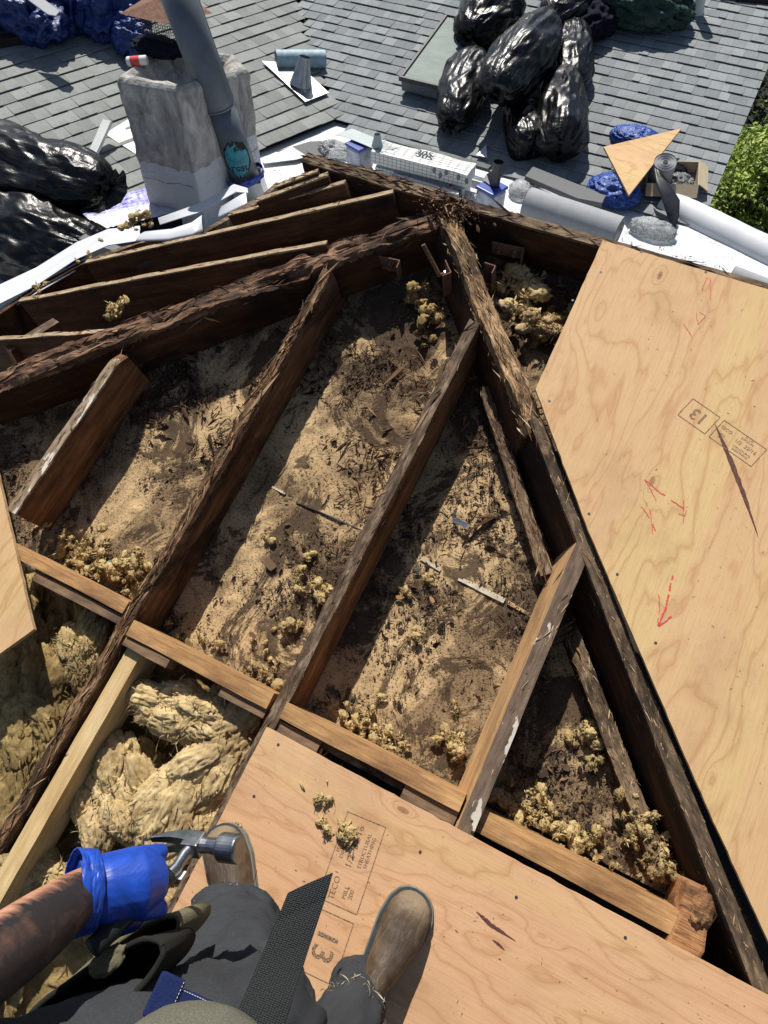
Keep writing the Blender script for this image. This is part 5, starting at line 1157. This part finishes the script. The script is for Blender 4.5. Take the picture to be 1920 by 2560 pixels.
def gash(o, pl, w_, z): 
    P = np.array([DK(u, v)[:2] for u, v in pl]); m = dframe((P[0][0], P[0][1], z)); Q = P - P[0]; n_ = N(np.array([-(Q[-1] - Q[0])[1], (Q[-1] - Q[0])[0]])); k = len(Q); T_ = np.linspace(0, 1, 40)
    I = np.stack([np.interp(T_, np.linspace(0, 1, k), Q[:, i]) for i in (0, 1)], 1); h_ = w_ * np.sin(np.pi * T_ ** .8) ** .8 * (.7 + .5 * vn(np.stack([T_ * 20, T_ * 0, T_ * 0], 1)))
    V = np.concatenate([np.c_[I + n_ * h_[:, None], T_ * 0], np.c_[I - n_ * h_[:, None] * .4, T_ * 0]]); mk('resin_streak', V, [(i, i + 1, 41 + i, 40 + i) for i in range(39)], M_RUSTD, m, o)
M_RUSTD = flat('dark_resin', (.10, .035, .025), .8, 0, .5, 150)
gash(ply_r, [(1781, 1065), (1815, 1150), (1850, 1240), (1890, 1350)], .0085, .0176); gash(ply_b, [(1190, 2275), (1225, 2310), (1290, 2350)], .006, .0156); gash(ply_b, [(1230, 2345), (1262, 2372)], .004, .0156)
def nails(o, pxs, z):
    me = None
    for u, v in pxs:
        p = DK(u, v); m_ = dframe((p[0], p[1], z)); 
        if me is None: q = MB().tube([(0, 0, -.001), (0, 0, .0006)], .0035, 10).make('nail_head', M_DKMET, m_, o); me = q.data
        else:
            q = bpy.data.objects.new('nail_head', me); _link(q, m_, o)
nails(ply_b, [(700, 1862), (1052, 2128), (1075, 2285), (1290, 2240), (1560, 2340), (1180, 2052), (640, 1990)], .0152)
nails(ply_r, [(1372, 1010), (1470, 1290), (1540, 1440), (1500, 690), (1600, 640), (1760, 690), (1430, 760), (1635, 1610)], .0172)
# small litter on the plywood
def ply_litter(name, n, pxbox, z, mat, label, s0, s1, seed):
    rng = np.random.default_rng(seed); P = []
    while len(P) < n:
        u, v = rng.uniform(pxbox[0], pxbox[2]), rng.uniform(pxbox[1], pxbox[3]); p = DK(u, v)
        if z > .017: ok = (p[0] > -.24 and p[1] < 1.42 and p[0] + p[1] > .73)
        else: ok = (p[0] > -.49 and p[1] < -.18)
        if ok: P.append([p[0], p[1], z])
    P = np.array(P); c = P.mean(0); k = len(P); v_, f_ = scatter(P - c, *SHARD, np.stack([rng.uniform(s0, s1, k), rng.uniform(.3, .6, k) * s0, rng.uniform(.2, .4, k) * s0], 1), euler_dir(np.stack([rng.normal(size=k), rng.normal(size=k), rng.normal(0, .1, k)], 1), rng.uniform(0, 6, k)), .2, rng)
    mk(name, v_, f_, mat, dframe(c), label=label, cat='debris', kind='stuff')
ply_litter('sheet_litter', 80, (1340, 610, 1920, 2300), .019, M_CHIP, 'tiny chips scattered on the large right plywood sheet', .002, .007, 1)
ply_litter('sheet_litter', 90, (410, 1830, 1900, 2560), .0165, M_CHIP, 'tiny chips scattered on the front plywood sheet', .002, .007, 2)
ply_litter('sheet_litter', 60, (1340, 610, 1920, 2300), .019, M_SPLL, 'pale slivers on the large right plywood sheet', .003, .010, 3)
ply_litter('sheet_litter', 60, (410, 1830, 1900, 2560), .0165, M_SPLL, 'pale slivers on the front plywood sheet', .003, .010, 4)

# ================================================================== THE PERSON
person = thing('person', frame((-.2, -.75, -.2)), 'person in charcoal trousers and brown boots, blue glove on the left hand', 'person')
def boot(toe, back, seed):
    a, b = DK(*toe), DK(*back); d = N((a - b)[:2]); heel = a[:2] - d * .285; m = dframe((heel[0], heel[1], .017), (d[0], d[1], 0))
    xs_ = np.linspace(0, 1, 60)
    hw = np.interp(xs_, [0, .04, .12, .35, .55, .72, .86, .94, .98, 1], [.012, .026, .034, .033, .042, .050, .047, .036, .022, .004])
    hz_ = np.interp(xs_, [0, .05, .2, .38, .5, .62, .75, .88, .95, 1], [.10, .13, .135, .125, .105, .085, .070, .060, .045, .022])
    rows = []; k = 28
    for i, x in enumerate(xs_):
        an = np.linspace(-.12, math.pi + .12, k); cy = -.006 * math.sin(x * 3.1)
        yy = cy + hw[i] * np.sign(np.cos(an)) * np.abs(np.cos(an)) ** .85; zz_ = .022 + (hz_[i] - .022) * np.clip(np.sin(an), -.05, 1) ** .9 if False else .022 + (hz_[i] - .022) * np.maximum(np.sin(an), 0) ** .8
        P_ = np.stack([np.full(k, x * .285), yy, zz_], 1); w_ = (ridge(P_ * [38, 14, 20] + seed, 3, seed) - .6) * .007 * np.clip(1 - abs(x - .55) * 3.2, 0, 1); P_[:, 2] += w_; rows.append(P_)
    V = np.concatenate(rows); F = np.array([(i * k + j, (i + 1) * k + j, (i + 1) * k + j + 1, i * k + j + 1) for i in range(59) for j in range(k - 1)])
    o = mk('boot', V, F, M_BOOT, m, person, True)
    MB().tube([(.052, 0, .07), (.05, 0, .14), (.045, 0, .24)], [.044, .048, .054], 28, False).make('shaft', M_BOOT, m, o, True)
    out = [(x * .292 - .004, h + .007) for x, h in zip(xs_, hw)]; poly = [(x, -h - .0) for x, h in out] + [(x, h) for x, h in out[::-1]]
    MB().prism(poly, 0, .018).make('sole', M_SOLE, m, o); MB().prism([(x, y * .93) for x, y in poly], .0182, .0245).make('welt', M_WELT, m, o)
    return m
bR = boot((1052, 2224), (918, 2480), 1); bL = boot((560, 2062), (632, 2330), 5)
def W_(m, p): return (m @ np.append(p, 1))[:3]
ankR, ankL = W_(bR, (.05, 0, .20)), W_(bL, (.05, 0, .20))
hipR_, hipL_ = np.array([-.10, -.93, .80]), np.array([-.34, -.93, .80])
kneeL = AT(610, 2620, .98); kneeR = np.array([-.03, -.80, .42])
# one continuous body: legs, torso, arms, neck and head (skin modifier)
arm = [AT(-420, 2700, .55), AT(-150, 2500, .66), AT(60, 2345, .77), AT(215, 2228, .87), AT(300, 2205, .90)]
jn = {'pelvis': (np.array([-.22, -.95, .85]), .13), 'chest': (np.array([-.18, -.93, 1.28]), .15), 'neck': (np.array([-.15, -.90, 1.50]), .055), 'head': (np.array([-.14, -.86, 1.66]), .095), 'crown': (np.array([-.14, -.86, 1.76]), .07),
      'hr': (hipR_, .09), 'kr': (kneeR, .058), 'ar': (ankR - [0, 0, .10], .038), 'hl': (hipL_, .09), 'kl': (kneeL, .056), 'al': (ankL - [0, 0, .10], .038),
      'sl': (np.array([-.42, -.88, 1.38]), .06), 'el': (arm[1], .041), 'f1': (arm[2], .043), 'wl': (arm[3], .032), 'hl2': (arm[4], .03),
      'sr': (np.array([.06, -.86, 1.38]), .06), 'er': (np.array([.20, -.80, 1.36]), .045), 'wr': (np.array([.10, -.66, 1.60]), .030), 'hr2': (np.array([.05, -.62, 1.66]), .03)}
names = list(jn); ed = [('pelvis', 'chest'), ('chest', 'neck'), ('neck', 'head'), ('head', 'crown'), ('pelvis', 'hr'), ('hr', 'kr'), ('kr', 'ar'), ('pelvis', 'hl'), ('hl', 'kl'), ('kl', 'al'), ('chest', 'sl'), ('sl', 'el'), ('el', 'f1'), ('f1', 'wl'), ('wl', 'hl2'), ('chest', 'sr'), ('sr', 'er'), ('er', 'wr'), ('wr', 'hr2')]
# the visible forearm gets its own material space: body origin at the wrist, x along the forearm
mw = frame(arm[3], arm[3] - arm[2], (0, .2, 1)); inv = np.linalg.inv(mw)
me = bpy.data.meshes.new('body'); me.from_pydata([tuple((inv @ np.append(jn[n][0], 1))[:3]) for n in names], [(names.index(a), names.index(b)) for a, b in ed], []); me.materials.append(M_SKIN)
body = bpy.data.objects.new('body', me); _link(body, mw, person); sm = body.modifiers.new('skin', 'SKIN'); sm.use_smooth_shade = True
for i, n in enumerate(names): s = me.skin_vertices[0].data[i]; s.radius = (jn[n][1], jn[n][1]); s.use_root = n == 'pelvis'
sb = body.modifiers.new('sub', 'SUBSURF'); sb.levels = sb.render_levels = 2
def sleeve(path, rad, name, mat, seed, n=44, res=60, amp=.010, cap=False, open_=True, th=.003):
    path = np.array(path, float); t = np.linspace(0, 1, len(path)); T_ = np.linspace(0, 1, res); P_ = np.stack([np.interp(T_, t, path[:, i]) for i in range(3)], 1)
    for _ in range(6): P_[1:-1] = (P_[:-2] + 2 * P_[1:-1] + P_[2:]) / 4
    R_ = np.interp(T_, t, rad); mb = MB().tube(P_, R_, n, False); V = mb.v[0]; c_ = np.repeat(P_, n, 0); d = V - c_; L_ = np.linalg.norm(d, axis=1)[:, None]; d /= L_
    an = np.tile(np.linspace(0, 2 * np.pi, n, endpoint=False), res); s_ = np.repeat(T_, n)
    f = ridge(np.stack([np.cos(an) * 1.6 + s_ * 5, np.sin(an) * 1.6, s_ * 7 + seed], 1), 4, seed) - .6 + .3 * (fbm(V * 40, 2, seed) - .5)
    V = V + d * f[:, None] * amp * 2; cc_ = V.mean(0); o = mk(name, V - cc_, mb.f, mat, frame(cc_), person, True); q = o.modifiers.new('t', 'SOLIDIFY'); q.thickness = th; return o, P_
sleeve([AT(572, 2352, 1.44), AT(578, 2420, 1.30), AT(592, 2540, 1.12), kneeL, hipL_], [.098, .100, .098, .105, .13], 'trouser_leg', M_PANT, 1, 60, 120, .021)
sleeve([AT(893, 2452, 1.50), AT(895, 2490, 1.45), kneeR, hipR_], [.050, .056, .085, .12], 'trouser_leg', M_PANT, 2, 50, 100, .010)
sleeve([np.array([-.22, -.99, .72]), np.array([-.20, -.97, 1.1]), np.array([-.18, -.95, 1.42])], [.19, .19, .16], 'shirt', M_OLIVE, 4, 50, 60, .02)
blob('shirt_front', AT(475, 2665, .60), (.072, .045, .05), M_OLIVE, 5, .08, 2, 6, frame(AT(475, 2672, .60), M[:, 0], N(-M[:, 2])), person)
# frayed hems
def fray(c_px, t, rad, seed, n=900, a0=0., a1=6.28):
    rng = np.random.default_rng(seed); c = AT(*c_px, t); ax = N(AT(c_px[0], c_px[1] - 60, t + .1) - c); e1 = N(np.cross(ax, M[:, 1])); e2 = np.cross(ax, e1); an = rng.uniform(a0, a1, n)
    P_ = c + rad * (np.cos(an)[:, None] * e1 + np.sin(an)[:, None] * e2) + rng.normal(0, .004, (n, 3)); cc_ = P_.mean(0); curls('frayed_hem', P_ - cc_, .01, M_FRAY, frame(cc_), seed, person, 8, .020, wr=(.015, .06), kind='stuff')
fray((572, 2345), 1.44, .098, 7, 260); fray((880, 2535), 1.36, .058, 8, 200)
# glove: fist closed round the handle
gm = frame(AT(305, 2215, .90), AT(400, 2200, .925) - AT(225, 2225, .875), N(CAM - AT(305, 2215, .9))); g = MB()
g.tube([(-.052, 0, -.004), (-.02, 0, 0), (.018, .002, .002), (.046, .003, -.004)], [.036, .041, .043, .030], 24)
for i, y in enumerate((.033, .0115, -.011, -.032)):                  # fingers curl down round the handle
    ln = (.9, 1, .96, .82)[i]; g.tube([(.022, y, .004), (.052, y * 1.02, -.006), (.058, y, -.030 * ln), (.040, y, -.048 * ln), (.018, y, -.046 * ln)], [.0118, .0112, .0108, .0102, .009], 14)
g.tube([(-.03, -.028, -.012), (-.005, -.046, -.022), (.025, -.044, -.034), (.045, -.030, -.042)], [.017, .014, .012, .010], 14)
glove = g.make('glove', M_GLOVE, gm, person, True); q = glove.modifiers.new('r', 'REMESH'); q.mode = 'VOXEL'; q.voxel_size = .0022; q.use_smooth_shade = True; q = glove.modifiers.new('s', 'SMOOTH'); q.iterations = 2; q.factor = .5
V, F = grid(lambda u, v: np.stack([-.055 - .024 * v + .006 * (fbm(np.stack([np.cos(u * 6.283) * 2, np.sin(u * 6.283) * 2, v * 2], 1), 3, 2) - .5), (.0415 + .004 * v + .007 * (ridge(np.stack([np.cos(u * 6.283) * 1.7 + v * 2, np.sin(u * 6.283) * 1.7, v * 3], 1), 3, 5) - .5)) * np.cos(u * 6.283), (.0415 + .004 * v + .007 * (ridge(np.stack([np.cos(u * 6.283) * 1.7 + v * 2, np.sin(u * 6.283) * 1.7, v * 3], 1), 3, 5) - .5)) * np.sin(u * 6.283)], 1), 100, 20)
V[:, 0] += .02; q = mk('glove_cuff', V, F, M_GLOVE, gm, person, True); q2 = q.modifiers.new('t', 'SOLIDIFY'); q2.thickness = .0022
# hammer
hc = AT(503, 2112, .985); hd = AT(596, 2122, .965) - AT(380, 2098, 1.01); hn = AT(402, 2212, .93) - AT(528, 2092, 1.0); xh = N(hd); zh = N(-(hn - xh * (hn @ xh))); m = frame(hc, xh, zh); Hh = np.linalg.norm(hn)
o = thing('claw_hammer', m, 'steel framing hammer held in the blue glove', 'hammer')
mb = MB(); mb.tube([(.030, 0, 0), (.034, 0, 0), (.058, 0, 0), (.061, 0, 0)], [.0175, .0195, .0195, .0180], 32); mb.tube([(-.004, 0, 0), (.012, 0, 0), (.031, 0, 0)], [.012, .0105, .012], 20); mb.box((-.010, 0, 0), (.026, .024, .028)); bevel(mb.make('head', M_HAM, None, o), .0015)
for s in (-1, 1):
    t_ = np.linspace(0, 1, 14); cxs = np.stack([-.016 - .056 * t_, s * (.005 + .006 * t_), .004 - .014 * t_ ** 2], 1); mb = MB()
    wv = np.interp(t_, [0, .5, 1], [.007, .0062, .0045]); hv = np.interp(t_, [0, 1], [.010, .0018]); V = []; 
    for c_, a_, b_ in zip(cxs, wv, hv): V += [c_ + [0, -a_, -b_], c_ + [0, a_, -b_], c_ + [0, a_, b_], c_ + [0, -a_, b_]]
    F = [(i * 4 + j, i * 4 + (j + 1) % 4, (i + 1) * 4 + (j + 1) % 4, (i + 1) * 4 + j) for i in range(13) for j in range(4)] + [(0, 3, 2, 1), (52, 53, 54, 55)]
    bevel(mk('claw', V, F, M_HAM, None, o), .0008)
hdl = np.linalg.inv(m)[:3, :3] @ hn
e = np.array(hdl) * 1.9; bevel(MB().tube([(-.008, 0, .020), (-.008, 0, 0), tuple(np.array(hdl) * .25 + [-.008, 0, 0]), tuple(np.array(hdl) * .5), tuple(e)], [.008, .0125, .009, .0085, .0100], 16, squash=.8).make('handle', M_HAM, None, o, True), .001)
MB().tube([tuple(np.array(hdl) * .62), tuple(np.array(hdl) * 1.95)], .0125, 18).make('grip', M_GRIP, None, o, True)
pc = np.array(hdl) * .50 + np.array([0, 0, 0]); lab = MB().box(tuple(pc + [.0, .011, 0]), (.018, .0015, .014)); lab.make('label', M_FOAM, None, o)
# webbing strap
L1 = [AT(722, 2233, .80), AT(690, 2310, .79), AT(650, 2405, .76), AT(596, 2530, .72), AT(560, 2610, .70)]; R1 = [AT(833, 2182, .80), AT(812, 2252, .79), AT(775, 2365, .76), AT(733, 2500, .72), AT(700, 2600, .70)]
c = L1[1]; mS = frame(c, L1[3] - L1[0], N(CAM - c)); iv = np.linalg.inv(mS); V = []; nn_ = 30; kk = 8; T_ = np.linspace(0, 1, nn_); tt = np.linspace(0, 1, 5)
for t in T_:
    a = np.array([np.interp(t, tt, [p[i] for p in L1]) for i in range(3)]); b = np.array([np.interp(t, tt, [p[i] for p in R1]) for i in range(3)])
    for j in range(kk): s = j / (kk - 1); V.append((iv @ np.append(a * (1 - s) + b * s, 1))[:3] + [0, 0, .003 * math.sin(s * math.pi) + .004 * math.sin(t * 7)])
F = [(i * kk + j, i * kk + j + 1, (i + 1) * kk + j + 1, (i + 1) * kk + j) for i in range(nn_ - 1) for j in range(kk - 1)]
q = mk('webbing_strap', V, F, M_WEB, mS, label='wide black woven strap hanging down in front of the legs', cat='strap'); q2 = q.modifiers.new('t', 'SOLIDIFY'); q2.thickness = .0025; bevel(q, .0006)
# tool pouches
def pouch(cpx, t, ang, ln, wd, dp, mat, label, seed):
    c = AT(*cpx, t); xa = N(AT(cpx[0] + 100 * math.cos(ang), cpx[1] + 100 * math.sin(ang), t) - c); m = frame(c, xa, N(N(CAM - c) * .8 + np.array([0, 0, .4]))); n = 60; rows = []
    o = thing('tool_pouch', m, label, 'tool pouch'); an = np.linspace(0, 2 * math.pi, n, endpoint=False)
    for z, s in ((0, 1.), (-.006, 1.02), (-dp * .5, .95), (-dp, .8)):
        w_ = 1 + .10 * (fbm(np.stack([np.cos(an) * 2, np.sin(an) * 2, an * 0 + z * 10 + seed], 1), 3, seed) - .5) * 2
        rows.append(np.stack([ln * s * w_ * np.sign(np.cos(an)) * np.abs(np.cos(an)) ** .8, wd * s * w_ * np.sin(an), np.full(n, z) + .006 * (w_ - 1) * 10], 1))
    V = np.concatenate(rows); F = [(i * n + j, (i + 1) * n + j, (i + 1) * n + (j + 1) % n, i * n + (j + 1) % n) for i in range(3) for j in range(n)]; q = mk('leather', V, F, mat, None, o, True); s_ = q.modifiers.new('t', 'SOLIDIFY'); s_.thickness = .005
    MB().tube(np.concatenate([rows[0], rows[0][:1]]), .0038, 8, False).make('rolled_rim', mat, None, o, True)
    MB().add(rows[2] * [.95, .95, 1], [tuple(range(n))]).make('lining', M_POUCHD, None, o); return o, m
pouch((300, 2410), .98, -.64, .105, .026, .13, M_POUCH, 'long khaki tool pouch below the gloved hand', 1)
o, m = pouch((215, 2500), .86, -.62, .11, .030, .13, M_POUCHD, 'dark tool pouch at the lower left with a worn khaki patch', 2)
blob('suede_patch', (0, 0, 0), (.026, .014, .006), M_POUCH, 4, .3, 4, 2, m @ np.array([[1, 0, 0, .045], [0, 1, 0, .022], [0, 0, 1, .004], [0, 0, 0, 1.]]), o)
# navy stitched case on the belt
c = AT(455, 2515, .80); m = frame(c, AT(520, 2545, .80) - AT(400, 2490, .80), N(CAM - c)); o = thing('belt_case', m, 'small navy leather case with white stitching at the belt', 'case')
bevel(MB().box((-.022, 0, 0), (.030, .046, .012)).make('flap', M_DENIM, None, o), .004, 3); bevel(MB().box((.016, -.004, -.003), (.045, .040, .010)).make('pocket', M_DENIM, None, o), .003, 3)
mb = MB()
for i in range(12): mb.box((-.009, -.020 + i * .0036, .0062), (.0006, .002, .0006)); mb.box((-.004 + i * .0032, .0135, .0024), (.002, .0006, .0006))
mb.make('stitching', M_STITCH, None, o)
